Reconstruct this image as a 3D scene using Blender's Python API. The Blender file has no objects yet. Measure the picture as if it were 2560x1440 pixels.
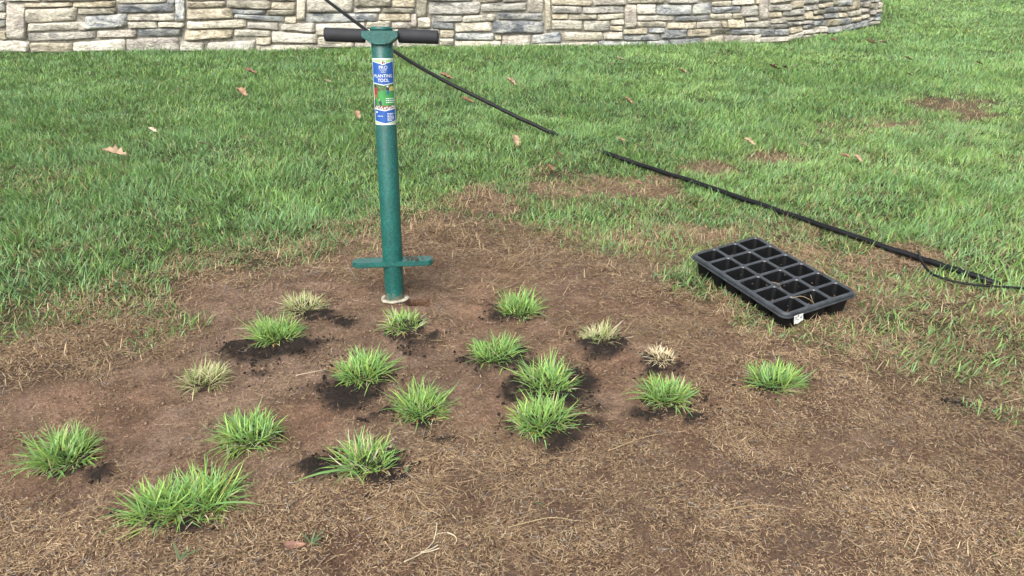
import bpy, bmesh, math, random
import numpy as np
from mathutils import Vector, Matrix

# ------------------------------------------------------------------ camera, sky, sun, exposure
scene = bpy.context.scene
COL = scene.collection
CAM_H, PITCH, F = 1.06, math.radians(25.0), 1900.0     # camera height, downward pitch, focal length in photo pixels
cam_data = bpy.data.cameras.new('camera')
cam_data.sensor_width = 36.0
cam_data.lens = 36.0 * F / 2560.0
cam_data.clip_start, cam_data.clip_end = 0.02, 400.0
cam = bpy.data.objects.new('camera', cam_data)
COL.objects.link(cam)
cam.location = (0, 0, CAM_H)
cam.rotation_euler = (math.pi / 2 - PITCH, 0, 0)
scene.camera = cam

SUN_EL, SUN_AZ = math.radians(46), math.radians(200)    # soft light from behind the camera, slightly left
world = bpy.data.worlds.new('World')
scene.world = world
world.use_nodes = True
wn, wl = world.node_tree.nodes, world.node_tree.links
wn.clear()
sky = wn.new('ShaderNodeTexSky'); sky.sky_type = 'NISHITA'; sky.sun_disc = False
sky.sun_elevation = SUN_EL; sky.sun_rotation = SUN_AZ
sky.dust_density = 4.0; sky.air_density = 1.0; sky.ozone_density = 1.0
hs = wn.new('ShaderNodeHueSaturation'); hs.inputs['Saturation'].default_value = 0.22   # thin even cloud: nearly white sky
bg = wn.new('ShaderNodeBackground'); bg.inputs['Strength'].default_value = 0.13
wo = wn.new('ShaderNodeOutputWorld')
wl.new(sky.outputs[0], hs.inputs['Color']); wl.new(hs.outputs[0], bg.inputs['Color']); wl.new(bg.outputs[0], wo.inputs['Surface'])

sun_data = bpy.data.lights.new('sun', 'SUN')
sun_data.energy = 1.5; sun_data.angle = math.radians(45); sun_data.color = (1.0, 0.96, 0.9)
sun = bpy.data.objects.new('sun', sun_data)
COL.objects.link(sun)
sdir = Vector((math.sin(SUN_AZ) * math.cos(SUN_EL), math.cos(SUN_AZ) * math.cos(SUN_EL), math.sin(SUN_EL)))
sun.rotation_euler = sdir.to_track_quat('Z', 'Y').to_euler()
sun.location = (0, 0, 20)

scene.view_settings.view_transform = 'Standard'
scene.view_settings.look = 'None'
scene.view_settings.gamma = 1.0
scene.view_settings.use_curve_mapping = False
scene.view_settings.exposure = 1.30

# ------------------------------------------------------------------ helpers
rng = np.random.default_rng(11)
random.seed(5)
CT, ST = math.cos(PITCH), math.sin(PITCH)

def ray(px, py):
    k = -(py - 720.0) / F
    return np.array([(px - 1280.0) / F, CT + k * ST, -ST + k * CT])

def G(px, py, z=0.0):
    """the spot on the level z that the photograph shows at that pixel"""
    d = ray(px, py)
    t = (z - CAM_H) / d[2]
    return np.array([d[0] * t, d[1] * t, z])

def at_depth(px, py, depth):
    return np.array([0, 0, CAM_H]) + ray(px, py) * depth

def to_px(x, y, z=0.0):
    z = z - CAM_H
    f = np.maximum(y * CT - z * ST, 0.05)
    u = y * ST + z * CT
    return 1280 + F * x / f, 720 - F * u / f

def hash2(ix, iy, seed):
    h = (ix.astype(np.int64) * 374761393 + iy.astype(np.int64) * 668265263 + seed * 974711) & 0x7fffffff
    h = ((h ^ (h >> 13)) * 1274126177) & 0x7fffffff
    return ((h ^ (h >> 16)) & 0xffff) / 65535.0

def vnoise(x, y, seed=0):
    x = np.asarray(x, float); y = np.asarray(y, float)
    ix, iy = np.floor(x), np.floor(y)
    fx, fy = x - ix, y - iy
    fx = fx * fx * (3 - 2 * fx); fy = fy * fy * (3 - 2 * fy)
    a = hash2(ix, iy, seed); b = hash2(ix + 1, iy, seed); c = hash2(ix, iy + 1, seed); d = hash2(ix + 1, iy + 1, seed)
    return (a * (1 - fx) + b * fx) * (1 - fy) + (c * (1 - fx) + d * fx) * fy

def fbm(x, y, seed=0, octaves=3):
    s, a, n = 0.0, 1.0, 0.0
    for o in range(octaves):
        s = s + a * vnoise(x * 2 ** o, y * 2 ** o, seed + 17 * o); n += a; a *= 0.5
    return s / n

def link(o, parent=None):
    COL.objects.link(o)
    if parent is not None:
        o.parent = parent
    return o

def tag(o, label=None, cat=None, group=None, kind=None):
    if label: o['label'] = label
    if cat: o['category'] = cat
    if group: o['group'] = group
    if kind: o['kind'] = kind
    return o

def empty(name, loc=(0, 0, 0), rot=(0, 0, 0)):
    o = bpy.data.objects.new(name, None)
    o.empty_display_size = 0.05
    link(o); o.location = loc; o.rotation_euler = rot
    return o

def mesh_obj(name, verts, faces, mat, parent=None, smooth=False):
    me = bpy.data.meshes.new(name)
    me.from_pydata([tuple(v) for v in verts], [], [tuple(f) for f in faces])
    if mat: me.materials.append(mat)
    if smooth:
        me.polygons.foreach_set('use_smooth', [True] * len(me.polygons))
    me.update()
    return link(bpy.data.objects.new(name, me), parent)

def bm_obj(name, bm, mat, parent=None, smooth=False):
    me = bpy.data.meshes.new(name)
    bmesh.ops.recalc_face_normals(bm, faces=bm.faces)
    bm.to_mesh(me); bm.free()
    if mat: me.materials.append(mat)
    if smooth:
        me.polygons.foreach_set('use_smooth', [True] * len(me.polygons))
    return link(bpy.data.objects.new(name, me), parent)

def tri_mesh(name, V, T, C, mat, parent=None, smooth=False):
    """a mesh from numpy arrays of points, triangles and point colours"""
    me = bpy.data.meshes.new(name)
    me.vertices.add(len(V)); me.vertices.foreach_set('co', np.ascontiguousarray(V, np.float32).ravel())
    me.loops.add(T.size); me.loops.foreach_set('vertex_index', np.ascontiguousarray(T, np.int32).ravel())
    me.polygons.add(len(T))
    me.polygons.foreach_set('loop_start', np.arange(0, T.size, 3, dtype=np.int32))
    if smooth:
        me.polygons.foreach_set('use_smooth', np.ones(len(T), bool))
    me.update(calc_edges=True)
    if C is not None:
        at = me.color_attributes.new('Col', 'FLOAT_COLOR', 'POINT')
        at.data.foreach_set('color', np.ascontiguousarray(np.c_[C, np.ones(len(C))], np.float32).ravel())
    if mat: me.materials.append(mat)
    return link(bpy.data.objects.new(name, me), parent)

def tube_mesh(name, pts, rad, mat, parent=None, seg=10, taper=None, smooth=True):
    """a tube swept along points"""
    pts = [Vector(p) for p in pts]
    n = len(pts); V = []; Fc = []
    up = Vector((0, 0, 1))
    for i, p in enumerate(pts):
        t = (pts[min(i + 1, n - 1)] - pts[max(i - 1, 0)]).normalized()
        a = t.cross(up)
        if a.length < 1e-4: a = Vector((1, 0, 0))
        a.normalize(); b = a.cross(t)
        r = rad * (taper[i] if taper else 1.0)
        for k in range(seg):
            w = 2 * math.pi * k / seg
            V.append(p + (a * math.cos(w) + b * math.sin(w)) * r)
    for i in range(n - 1):
        for k in range(seg):
            k2 = (k + 1) % seg
            Fc.append((i * seg + k, i * seg + k2, (i + 1) * seg + k2, (i + 1) * seg + k))
    Fc.append(tuple(range(seg))[::-1]); Fc.append(tuple((n - 1) * seg + k for k in range(seg)))
    return mesh_obj(name, V, Fc, mat, parent, smooth)

def catmull(P, sub=8):
    P = [np.array(p, float) for p in P]
    P = [2 * P[0] - P[1]] + P + [2 * P[-1] - P[-2]]
    out = []
    for i in range(1, len(P) - 2):
        for k in range(sub):
            t = k / sub
            a, b, c, d = P[i - 1], P[i], P[i + 1], P[i + 2]
            out.append(0.5 * (2 * b + (c - a) * t + (2 * a - 5 * b + 4 * c - d) * t * t + (3 * b - 3 * c + d - a) * t ** 3))
    out.append(P[-2])
    return out

def lathe(name, prof, mat, parent=None, seg=40, smooth=True, closed=False):
    V = []; Fc = []
    for r, z in prof:
        for k in range(seg):
            w = 2 * math.pi * k / seg
            V.append((r * math.cos(w), r * math.sin(w), z))
    n = len(prof)
    for i in range(n if closed else n - 1):
        j = (i + 1) % n
        for k in range(seg):
            k2 = (k + 1) % seg
            Fc.append((i * seg + k, i * seg + k2, j * seg + k2, j * seg + k))
    return mesh_obj(name, V, Fc, mat, parent, smooth)

# ------------------------------------------------------------------ materials
def new_mat(name):
    m = bpy.data.materials.new(name); m.use_nodes = True
    nt = m.node_tree
    return m, nt, nt.nodes['Principled BSDF'], nt.nodes['Material Output']

def noise_node(nt, scale, detail=3.0, rough=0.55, coord='Generated', dist=0.0):
    n = nt.nodes.new('ShaderNodeTexNoise')
    n.inputs['Scale'].default_value = scale; n.inputs['Detail'].default_value = detail
    n.inputs['Roughness'].default_value = rough; n.inputs['Distortion'].default_value = dist
    if coord == 'World':
        g = nt.nodes.new('ShaderNodeNewGeometry'); nt.links.new(g.outputs['Position'], n.inputs['Vector'])
    else:
        t = nt.nodes.new('ShaderNodeTexCoord'); nt.links.new(t.outputs[coord], n.inputs['Vector'])
    return n

def ramp(nt, src, stops):
    r = nt.nodes.new('ShaderNodeValToRGB')
    el = r.color_ramp.elements
    while len(el) < len(stops): el.new(0.5)
    for e, (p, c) in zip(el, stops):
        e.position = p; e.color = (*c, 1) if len(c) == 3 else c
    nt.links.new(src, r.inputs['Fac'])
    return r

def mixc(nt, a, b, fac, mode='MIX'):
    m = nt.nodes.new('ShaderNodeMix'); m.data_type = 'RGBA'; m.blend_type = mode
    for sock, v in ((m.inputs[0], fac), (m.inputs[6], a), (m.inputs[7], b)):
        if hasattr(v, 'is_linked') or hasattr(v, 'links'):
            nt.links.new(v, sock)
        else:
            sock.default_value = v if not isinstance(v, tuple) or len(v) == 4 else (*v, 1)
    return m.outputs[2]

def bump(nt, bsdf, height, strength, dist):
    b = nt.nodes.new('ShaderNodeBump'); b.inputs['Strength'].default_value = strength; b.inputs['Distance'].default_value = dist
    nt.links.new(height, b.inputs['Height']); nt.links.new(b.outputs[0], bsdf.inputs['Normal'])
    return b

def plain(name, col, rough=0.6, spec=0.4, metallic=0.0, nscale=None, namount=0.25, bstr=0.0, bscale=80, bdist=0.001, coord='Object'):
    m, nt, b, _ = new_mat(name)
    b.inputs['Base Color'].default_value = (*col, 1)
    b.inputs['Roughness'].default_value = rough; b.inputs['Specular IOR Level'].default_value = spec
    b.inputs['Metallic'].default_value = metallic
    if nscale:
        n = noise_node(nt, nscale, 4, 0.6, coord)
        lo = tuple(c * (1 - namount) for c in col); hi = tuple(min(1, c * (1 + namount)) for c in col)
        r = ramp(nt, n.outputs['Fac'], [(0.3, lo), (0.7, hi)])
        nt.links.new(r.outputs[0], b.inputs['Base Color'])
    if bstr:
        n2 = noise_node(nt, bscale, 3, 0.6, coord)
        bump(nt, b, n2.outputs['Fac'], bstr, bdist)
    return m

def blade_mat(name, rough, trans, spec=0.35):
    m, nt, b, out = new_mat(name)
    a = nt.nodes.new('ShaderNodeAttribute'); a.attribute_name = 'Col'
    nt.links.new(a.outputs['Color'], b.inputs['Base Color'])
    b.inputs['Roughness'].default_value = rough; b.inputs['Specular IOR Level'].default_value = spec
    if trans > 0:
        t = nt.nodes.new('ShaderNodeBsdfTranslucent'); nt.links.new(a.outputs['Color'], t.inputs['Color'])
        mx = nt.nodes.new('ShaderNodeMixShader'); mx.inputs[0].default_value = trans
        nt.links.new(b.outputs[0], mx.inputs[1]); nt.links.new(t.outputs[0], mx.inputs[2]); nt.links.new(mx.outputs[0], out.inputs['Surface'])
    return m

M_LAWN = blade_mat('lawn_blade', 0.5, 0.3)
M_DEAD = blade_mat('dead_blade', 0.75, 0.12, 0.2)
M_PLUG = blade_mat('plug_blade', 0.42, 0.3)

# soil: point colours carry the soil's own kinds (clay, potting soil, humus under turf); fine grain from noise
m, nt, b, out = new_mat('soil'); M_SOIL = m
a = nt.nodes.new('ShaderNodeAttribute'); a.attribute_name = 'Col'
n1 = noise_node(nt, 110, 6, 0.75, 'World'); n2 = noise_node(nt, 420, 3, 0.65, 'World'); n3 = noise_node(nt, 9, 4, 0.6, 'World')
r1 = ramp(nt, n1.outputs['Fac'], [(0.34, (0.66, 0.645, 0.63)), (0.64, (1.45, 1.42, 1.38))])
r2 = ramp(nt, n2.outputs['Fac'], [(0.32, (0.6, 0.6, 0.6)), (0.7, (1.35, 1.33, 1.3))])
r3 = ramp(nt, n3.outputs['Fac'], [(0.3, (0.82, 0.8, 0.8)), (0.7, (1.16, 1.12, 1.08))])
c = mixc(nt, a.outputs['Color'], r1.outputs[0], 1.0, 'MULTIPLY')
c = mixc(nt, c, r2.outputs[0], 1.0, 'MULTIPLY')
c = mixc(nt, c, r3.outputs[0], 1.0, 'MULTIPLY')
nt.links.new(c, b.inputs['Base Color'])
b.inputs['Roughness'].default_value = 0.92; b.inputs['Specular IOR Level'].default_value = 0.15
ad = nt.nodes.new('ShaderNodeMath'); ad.operation = 'MULTIPLY_ADD'; ad.inputs[1].default_value = 0.35
nt.links.new(n2.outputs['Fac'], ad.inputs[0]); nt.links.new(n1.outputs['Fac'], ad.inputs[2])
bump(nt, b, ad.outputs[0], 1.0, 0.02)

M_CRUMB = plain('potting_soil', (0.020, 0.0165, 0.0145), 0.95, 0.1, nscale=300, namount=0.5, coord='Object')

def stone_mat(name, c1, c2, c3):
    m, nt, b, _ = new_mat(name)
    big = noise_node(nt, 5.5, 5, 0.66, 'World', 0.8); fine = noise_node(nt, 34, 4, 0.65, 'World', 0.3); veins = noise_node(nt, 12, 6, 0.72, 'World', 1.5)
    for nd in (big, fine, veins):                                     # bedding runs level through each stone
        src = nd.inputs['Vector'].links[0].from_socket
        mp = nt.nodes.new('ShaderNodeVectorMath'); mp.operation = 'MULTIPLY'; mp.inputs[1].default_value = (1, 1, 2.1)
        nt.links.new(src, mp.inputs[0]); nt.links.new(mp.outputs[0], nd.inputs['Vector'])
    r = ramp(nt, big.outputs['Fac'], [(0.37, c2), (0.49, c1), (0.62, c3)])
    rf = ramp(nt, fine.outputs['Fac'], [(0.3, (0.70, 0.69, 0.68)), (0.66, (1.15, 1.15, 1.14))])
    rv = ramp(nt, veins.outputs['Fac'], [(0.34, (0.42, 0.42, 0.43)), (0.47, (1, 1, 1))])
    o = nt.nodes.new('ShaderNodeObjectInfo')
    rr = ramp(nt, o.outputs['Random'], [(0.0, (0.91, 0.905, 0.89)), (1.0, (1.14, 1.11, 1.04))])
    c = mixc(nt, r.outputs[0], rf.outputs[0], 1.0, 'MULTIPLY')
    c = mixc(nt, c, rv.outputs[0], 0.8, 'MULTIPLY')
    c = mixc(nt, c, rr.outputs[0], 1.0, 'MULTIPLY')
    nt.links.new(c, b.inputs['Base Color'])
    b.inputs['Roughness'].default_value = 0.85; b.inputs['Specular IOR Level'].default_value = 0.25
    bump(nt, b, veins.outputs['Fac'], 1.0, 0.05)
    return m

STONE = {
    'c': stone_mat('stone_cream', (0.66, 0.62, 0.53), (0.38, 0.36, 0.32), (0.78, 0.75, 0.66)),
    'w': stone_mat('stone_white', (0.72, 0.69, 0.62), (0.50, 0.47, 0.41), (0.80, 0.78, 0.72)),
    't': stone_mat('stone_tan', (0.60, 0.54, 0.42), (0.36, 0.32, 0.25), (0.74, 0.69, 0.58)),
    'g': stone_mat('stone_grey', (0.50, 0.485, 0.445), (0.27, 0.27, 0.265), (0.68, 0.66, 0.60)),
    'p': stone_mat('stone_dusty', (0.54, 0.50, 0.45), (0.37, 0.34, 0.32), (0.67, 0.64, 0.59)),
    'b': stone_mat('stone_slate', (0.27, 0.285, 0.30), (0.135, 0.148, 0.168), (0.52, 0.52, 0.49)),
    'l': stone_mat('stone_pale_blue', (0.46, 0.48, 0.49), (0.21, 0.23, 0.27), (0.68, 0.69, 0.66)),
    'o': stone_mat('stone_olive', (0.37, 0.35, 0.285), (0.18, 0.17, 0.145), (0.58, 0.56, 0.48)),
}
M_MORTAR = plain('mortar', (0.24, 0.225, 0.19), 0.95, 0.1, nscale=30, namount=0.4, bstr=0.6, bscale=60, bdist=0.01)

# ------------------------------------------------------------------ layout maps of the place (what grows where)
GX0, GX1, GY0, GY1, GS = -900, 3460, 0, 1960, 8
gx = np.arange(GX0, GX1, GS); gy = np.arange(GY0, GY1, GS)
PX, PY = np.meshgrid(gx, gy)

def poly_sd(P):
    """signed distance to a polygon, positive inside"""
    P = np.array(P, float)
    inside = np.zeros(PX.shape, bool); dist = np.full(PX.shape, 1e9)
    for i in range(len(P)):
        (x1, y1), (x2, y2) = P[i], P[(i + 1) % len(P)]
        t = np.clip(((PX - x1) * (x2 - x1) + (PY - y1) * (y2 - y1)) / ((x2 - x1) ** 2 + (y2 - y1) ** 2 + 1e-9), 0, 1)
        dist = np.minimum(dist, np.hypot(PX - x1 - t * (x2 - x1), PY - y1 - t * (y2 - y1)))
        cond = (y1 > PY) != (y2 > PY)
        with np.errstate(divide='ignore', invalid='ignore'):
            xi = (x2 - x1) * (PY - y1) / (y2 - y1 + 1e-12) + x1
        inside ^= cond & (PX < xi)
    return np.where(inside, dist, -dist)

def poly_mask(P, soft): return 1 / (1 + np.exp(-np.clip(poly_sd(P) / soft * 2, -30, 30)))
def ell_mask(x, y, a, bb, soft=0.35):
    r = np.sqrt(((PX - x) / a) ** 2 + ((PY - y) / bb) ** 2)
    return 1 / (1 + np.exp(np.clip((r - 1) / soft * 3, -30, 30)))

green = np.ones(PX.shape); dead = np.full(PX.shape, 0.06); thatch = np.full(PX.shape, 0.15); stain = np.zeros(PX.shape)
turf = np.ones(PX.shape)          # turf humus under the lawn against bare clay
def paint(mask, g=None, d=None, t=None, u=None):
    global green, dead, thatch, turf
    if g is not None: green = green * (1 - mask) + g * mask
    if d is not None: dead = dead * (1 - mask) + d * mask
    if t is not None: thatch = thatch * (1 - mask) + t * mask
    if u is not None: turf = turf * (1 - mask) + u * mask

MIX_R = [(1250, 560), (1330, 525), (1480, 530), (1700, 560), (1900, 590), (2150, 650), (2300, 690), (2420, 720), (2560, 760), (3460, 800), (3460, 1130),
         (2560, 1080), (2420, 1020), (2300, 950), (2150, 890), (1990, 860), (1850, 820), (1740, 750), (1640, 680), (1500, 650), (1300, 620)]
BROWN = [(-900, 930), (0, 900), (160, 895), (330, 880), (420, 845), (500, 805), (450, 775), (420, 735), (480, 700), (610, 668), (700, 655), (780, 642), (880, 606),
         (960, 575), (1050, 545), (1120, 545), (1250, 570), (1370, 608), (1500, 640), (1620, 670), (1720, 740), (1850, 820), (1990, 860), (2150, 890), (2300, 950),
         (2420, 1020), (2560, 1080), (3460, 1130), (3460, 2000), (-900, 2000)]
MIX_L = [(-900, 830), (0, 800), (100, 770), (250, 725), (400, 700), (480, 690), (440, 775), (500, 805), (430, 845), (330, 880), (0, 905), (-900, 930)]
BARE = [(420, 760), (560, 710), (700, 688), (850, 672), (1000, 680), (1180, 680), (1330, 690), (1450, 710), (1570, 780), (1680, 880), (1700, 950), (1580, 1040),
        (1330, 1060), (1120, 1130), (1000, 1180), (760, 1220), (560, 1290), (300, 1300), (0, 1230), (-300, 1160), (-300, 1020), (0, 985), (300, 900), (520, 850)]
paint(poly_mask(MIX_R, 45), g=0.66, d=0.85, t=0.75, u=0.35)
paint(poly_mask(MIX_L, 30), g=0.76, d=0.6, t=0.6, u=0.6)
paint(poly_mask(BROWN, 18), g=0.0, d=0.30, t=1.0, u=0.0)
paint(poly_mask([(-900, 960), (400, 870), (700, 720), (1000, 640), (1500, 690), (1800, 860), (2300, 980), (2560, 1100), (3460, 1150), (3460, 2000), (-900, 2000)], 45), d=0.0)
paint(poly_mask([(1700, 1000), (2000, 900), (2560, 1000), (3460, 1050), (3460, 2000), (900, 2000), (1000, 1300), (1400, 1150)], 70), t=1.0, d=0.0)
paint(poly_mask(BARE, 40), t=0.30, d=0.0)
barez = poly_mask(BARE, 40)
sd_ = poly_sd(BROWN); ring_ = np.exp(-((sd_ + 26) / 34.0) ** 2) * (PX < 1150)
paint(ring_ * 0.8, g=0.62, d=0.85, t=0.8)
paint(poly_mask([(1900, 300), (2560, 260), (3460, 260), (3460, 760), (2560, 730), (2150, 620), (1900, 540)], 60), d=0.30)
paint(poly_mask([(-900, 380), (300, 400), (380, 520), (200, 640), (-900, 700)], 60), d=0.22)
for (x, y, a_, b_, g_, d_, t_) in [
        (1215, 508, 85, 36, 0.12, 0.95, 0.8), (1090, 572, 80, 28, 0.06, 0.9, 0.9), (90, 920, 210, 36, 0.05, 0.75, 1.0), (1500, 468, 190, 28, 0.34, 0.6, 0.8), (1390, 430, 80, 20, 0.55, 0.3, 0.5),
        (1620, 480, 90, 26, 0.25, 0.7, 0.8), (1765, 428, 80, 18, 0.15, 0.8, 0.8), (1935, 402, 70, 15, 0.12, 0.8, 0.8), (2380, 264, 110, 20, 0.12, 0.5, 0.9),
        (2450, 295, 70, 14, 0.2, 0.5, 0.9), (2110, 322, 75, 20, 0.6, 0.6, 0.3), (2240, 310, 60, 12, 0.5, 0.5, 0.3), (900, 610, 60, 18, 0.5, 0.6, 0.6), (1740, 590, 60, 20, 0.3, 0.8, 0.7),
        (2230, 650, 110, 32, 0.15, 1.0, 1.0), (2120, 770, 110, 32, 0.25, 0.8, 0.9), (1560, 660, 60, 25, 0.12, 0.5, 0.8), (1400, 552, 110, 30, 1.0, 0.2, 0.4), (1580, 556, 110, 26, 0.85, 0.3, 0.4),
        (1770, 540, 110, 34, 1.0, 0.2, 0.4), (1790, 705, 110, 50, 0.9, 0.5, 0.5), (1880, 768, 85, 34, 0.85, 0.4, 0.6), (1990, 590, 120, 30, 0.7, 0.5, 0.5), (660, 662, 55, 16, 0.6, 0.4, 0.5),
        (2500, 935, 130, 60, 0.22, 0.5, 0.8), (2230, 940, 90, 45, 0.12, 0.4, 0.9), (2480, 1400, 120, 50, 0.14, 0.3, 0.9), (2330, 1380, 60, 30, 0.1, 0.3, 0.9),
        (2440, 880, 170, 80, 0.6, 0.7, 0.9), (2280, 820, 140, 50, 0.6, 0.7, 0.9), (2050, 1110, 130, 40, 0.0, 0.05, 0.3), (1300, 1290, 60, 25, 0.03, 0.1, 0.8), (480, 1390, 60, 25, 0.05, 0.1, 0.8), (760, 1375, 50, 20, 0.06, 0.1, 0.8), (200, 850, 110, 34, 0.45, 0.95, 0.9),
        (150, 460, 150, 40, 0.8, 0.4, 0.2), (1260, 690, 110, 22, 0.0, 0.15, 0.35)]:
    paint(ell_mask(x, y, a_, b_), g=g_, d=d_, t=t_, u=(1.0 if g_ > 0.5 else 0.15))
for (x, y, a_, b_, v) in [(815, 792, 75, 28, 1.0), (700, 878, 140, 34, 1.0), (890, 980, 115, 34, 1.0), (905, 950, 105, 34, 0.9), (1035, 852, 90, 26, 0.8), (1300, 800, 80, 20, 0.9), (1500, 868, 85, 42, 0.9),
                          (1225, 910, 90, 40, 0.9), (1420, 975, 85, 50, 0.9), (1370, 975, 110, 40, 1.0), (1350, 1085, 130, 48, 0.9), (835, 1175, 55, 55, 1.0), (930, 1185, 100, 36, 1.0), (1040, 1196, 30, 14, 1.0),
                          (1110, 1130, 32, 12, 0.9), (1665, 1020, 120, 30, 0.8), (1780, 1048, 34, 14, 0.9), (1645, 925, 60, 25, 0.9), (430, 1295, 170, 36, 0.9), (190, 1190, 90, 22, 0.8), (625, 1128, 70, 18, 0.8),
                          (1060, 1055, 90, 36, 0.9), (960, 1062, 55, 14, 0.8), (1930, 985, 100, 24, 0.5), (520, 985, 90, 26, 0.35), (640, 925, 60, 18, 0.7), (900, 1262, 16, 8, 0.9), (1800, 1045, 40, 12, 0.6), (2440, 1010, 80, 26, 0.5)]:
    stain = np.maximum(stain, ell_mask(x, y, a_, b_, 0.5) * v)

def look(field, x, y, warp=26.0):
    """value of a layout map at ground spots, edges made ragged"""
    u, v = to_px(x, y)
    k = np.clip(3.0 / np.maximum(y, 0.6), 0.5, 2.2) * warp
    u = u + (fbm(x * 7, y * 7, 3) - 0.5) * 3.2 * k
    v = v + (fbm(x * 7 + 40, y * 7, 5) - 0.5) * 1.7 * k
    fx = np.clip((u - GX0) / GS, 0, len(gx) - 1.001); fy = np.clip((v - GY0) / GS, 0, len(gy) - 1.001)
    ix, iy = fx.astype(int), fy.astype(int); fx -= ix; fy -= iy
    return (field[iy, ix] * (1 - fx) + field[iy, ix + 1] * fx) * (1 - fy) + (field[iy + 1, ix] * (1 - fx) + field[iy + 1, ix + 1] * fx) * fy

HOLE = G(1047, 756)
def off_hole(x, y): return (np.hypot(x - HOLE[0], y - HOLE[1]) > 0.046) & ~((np.abs(x - HOLE[0]) < 0.05) & (y < HOLE[1]) & (y > HOLE[1] - 0.10))
TOOL = G(987, 748)
def ground_z(x, y):
    x = np.asarray(x, float); y = np.asarray(y, float)
    near = np.clip((6.0 - np.abs(y - 1.5)) / 3.0, 0, 1)
    z = (fbm(x * 1.3 + 7, y * 1.3, 21) - 0.5) * 0.03 + (fbm(x * 6, y * 6, 22) - 0.5) * 0.026 * near + (fbm(x * 16, y * 16, 24, 2) - 0.5) * 0.014 * near
    keep = 1 - np.exp(-(((x - TOOL[0]) ** 2 + (y - TOOL[1]) ** 2) / 0.012))      # level under the tool
    z = z * (0.05 + 0.95 * keep)
    r = np.hypot(x - HOLE[0], (y - HOLE[1]) * 1.15)
    z = z - 0.075 / (1 + np.exp(np.clip((r - 0.036) / 0.0018, -50, 50)))
    return z

# ------------------------------------------------------------------ ground: one sheet out to the horizon
def axis(lo, hi, step, far, fine=None):
    core = list(np.arange(lo, hi, step))
    if fine:
        core = [v for v in core if not fine[0] < v < fine[1]] + list(np.arange(fine[0], fine[1], 0.004))
    out, s = [], step
    v = hi
    while v < far:
        out.append(v); s *= 1.28; v += s
    left, s, v = [], step, lo
    while v > -far:
        s *= 1.28; v -= s; left.append(v)
    return np.array(sorted(core + out + left))
AX = axis(-1.9, 2.4, 0.0145, 90, (HOLE[0] - 0.055, HOLE[0] + 0.055))
AY = axis(0.85, 3.3, 0.0125, 90, (HOLE[1] - 0.05, HOLE[1] + 0.05))
X, Y = np.meshgrid(AX, AY)
Z = ground_z(X, Y)
bare = 1 - look(turf, X, Y)
fine_bump = (fbm(X * 38, Y * 38, 31, 3) - 0.5) * 0.014 + np.maximum(0, fbm(X * 70, Y * 70, 33, 2) - 0.55) * 0.030
Z = Z + fine_bump * np.clip(bare, 0, 1) * np.clip((4 - Y) / 1.5, 0, 1) * np.clip(np.hypot(X - TOOL[0], Y - TOOL[1]) / 0.08 - 0.5, 0.1, 1)
st = np.clip((look(stain, X, Y, 34) * (0.45 + 1.1 * fbm(X * 42, Y * 42, 35, 3)) - 0.42) * 2.6, 0, 1)
Z = Z + st * (0.004 + 0.012 * fbm(X * 45, Y * 45, 37, 2))
clay = np.array([0.315, 0.230, 0.175]); red = np.array([0.335, 0.218, 0.154]); humus = np.array([0.048, 0.060, 0.026]); brown = np.array([0.125, 0.080, 0.055]); dark = np.array([0.034, 0.027, 0.023])
k1 = np.clip((fbm(X * 4, Y * 4, 41) - 0.42) * 3.2, 0, 1)[..., None]
k2 = np.clip((fbm(X * 12 + 5, Y * 18, 43, 4) - 0.44) * 5, 0, 1)[..., None]
th = np.clip(look(thatch, X, Y), 0, 1)[..., None]
C = clay * (1 - k1) + red * k1
C = C * (1 - 0.6 * k2) + brown * 0.6 * k2
C = C * (1 - 0.72 * th) + brown * 0.72 * th
u = np.clip(1 - bare, 0, 1)[..., None]
C = C * (1 - u) + humus * u
C = C * (1 - st[..., None]) + dark * st[..., None]
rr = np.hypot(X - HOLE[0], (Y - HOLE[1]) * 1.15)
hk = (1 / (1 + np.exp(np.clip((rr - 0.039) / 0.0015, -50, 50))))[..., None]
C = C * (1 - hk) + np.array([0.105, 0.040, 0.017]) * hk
ny, nx = X.shape
V = np.stack([X, Y, Z], -1).reshape(-1, 3)
i = np.arange(ny * nx).reshape(ny, nx)
a_, b_, c_, d_ = i[:-1, :-1].ravel(), i[:-1, 1:].ravel(), i[1:, 1:].ravel(), i[1:, :-1].ravel()
T = np.concatenate([np.stack([a_, b_, c_], 1), np.stack([a_, c_, d_], 1)])
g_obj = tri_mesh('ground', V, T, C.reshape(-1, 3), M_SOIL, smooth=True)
tag(g_obj, 'bare red-brown soil with dark stains running under the lawn', 'ground', kind='structure')

# ------------------------------------------------------------------ the stone wall
base_px = [(-1500, 150), (-700, 141), (0, 134), (400, 131), (800, 124), (1100, 118), (1500, 114), (1750, 110), (1900, 104), (2000, 97), (2060, 89), (2130, 78), (2172, 70), (2196, 64)]
WP = [G(*p)[:2] for p in base_px]
WP += [WP[-1] + np.array([0.10, 0.55]), WP[-1] + np.array([-0.15, 1.5]), WP[-1] + np.array([-0.9, 2.6])]
WP = np.array(catmull([np.array([p[0], p[1], 0]) for p in WP], 10))[:, :2]
WS = np.concatenate([[0], np.cumsum(np.hypot(*np.diff(WP, axis=0).T))])

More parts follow.
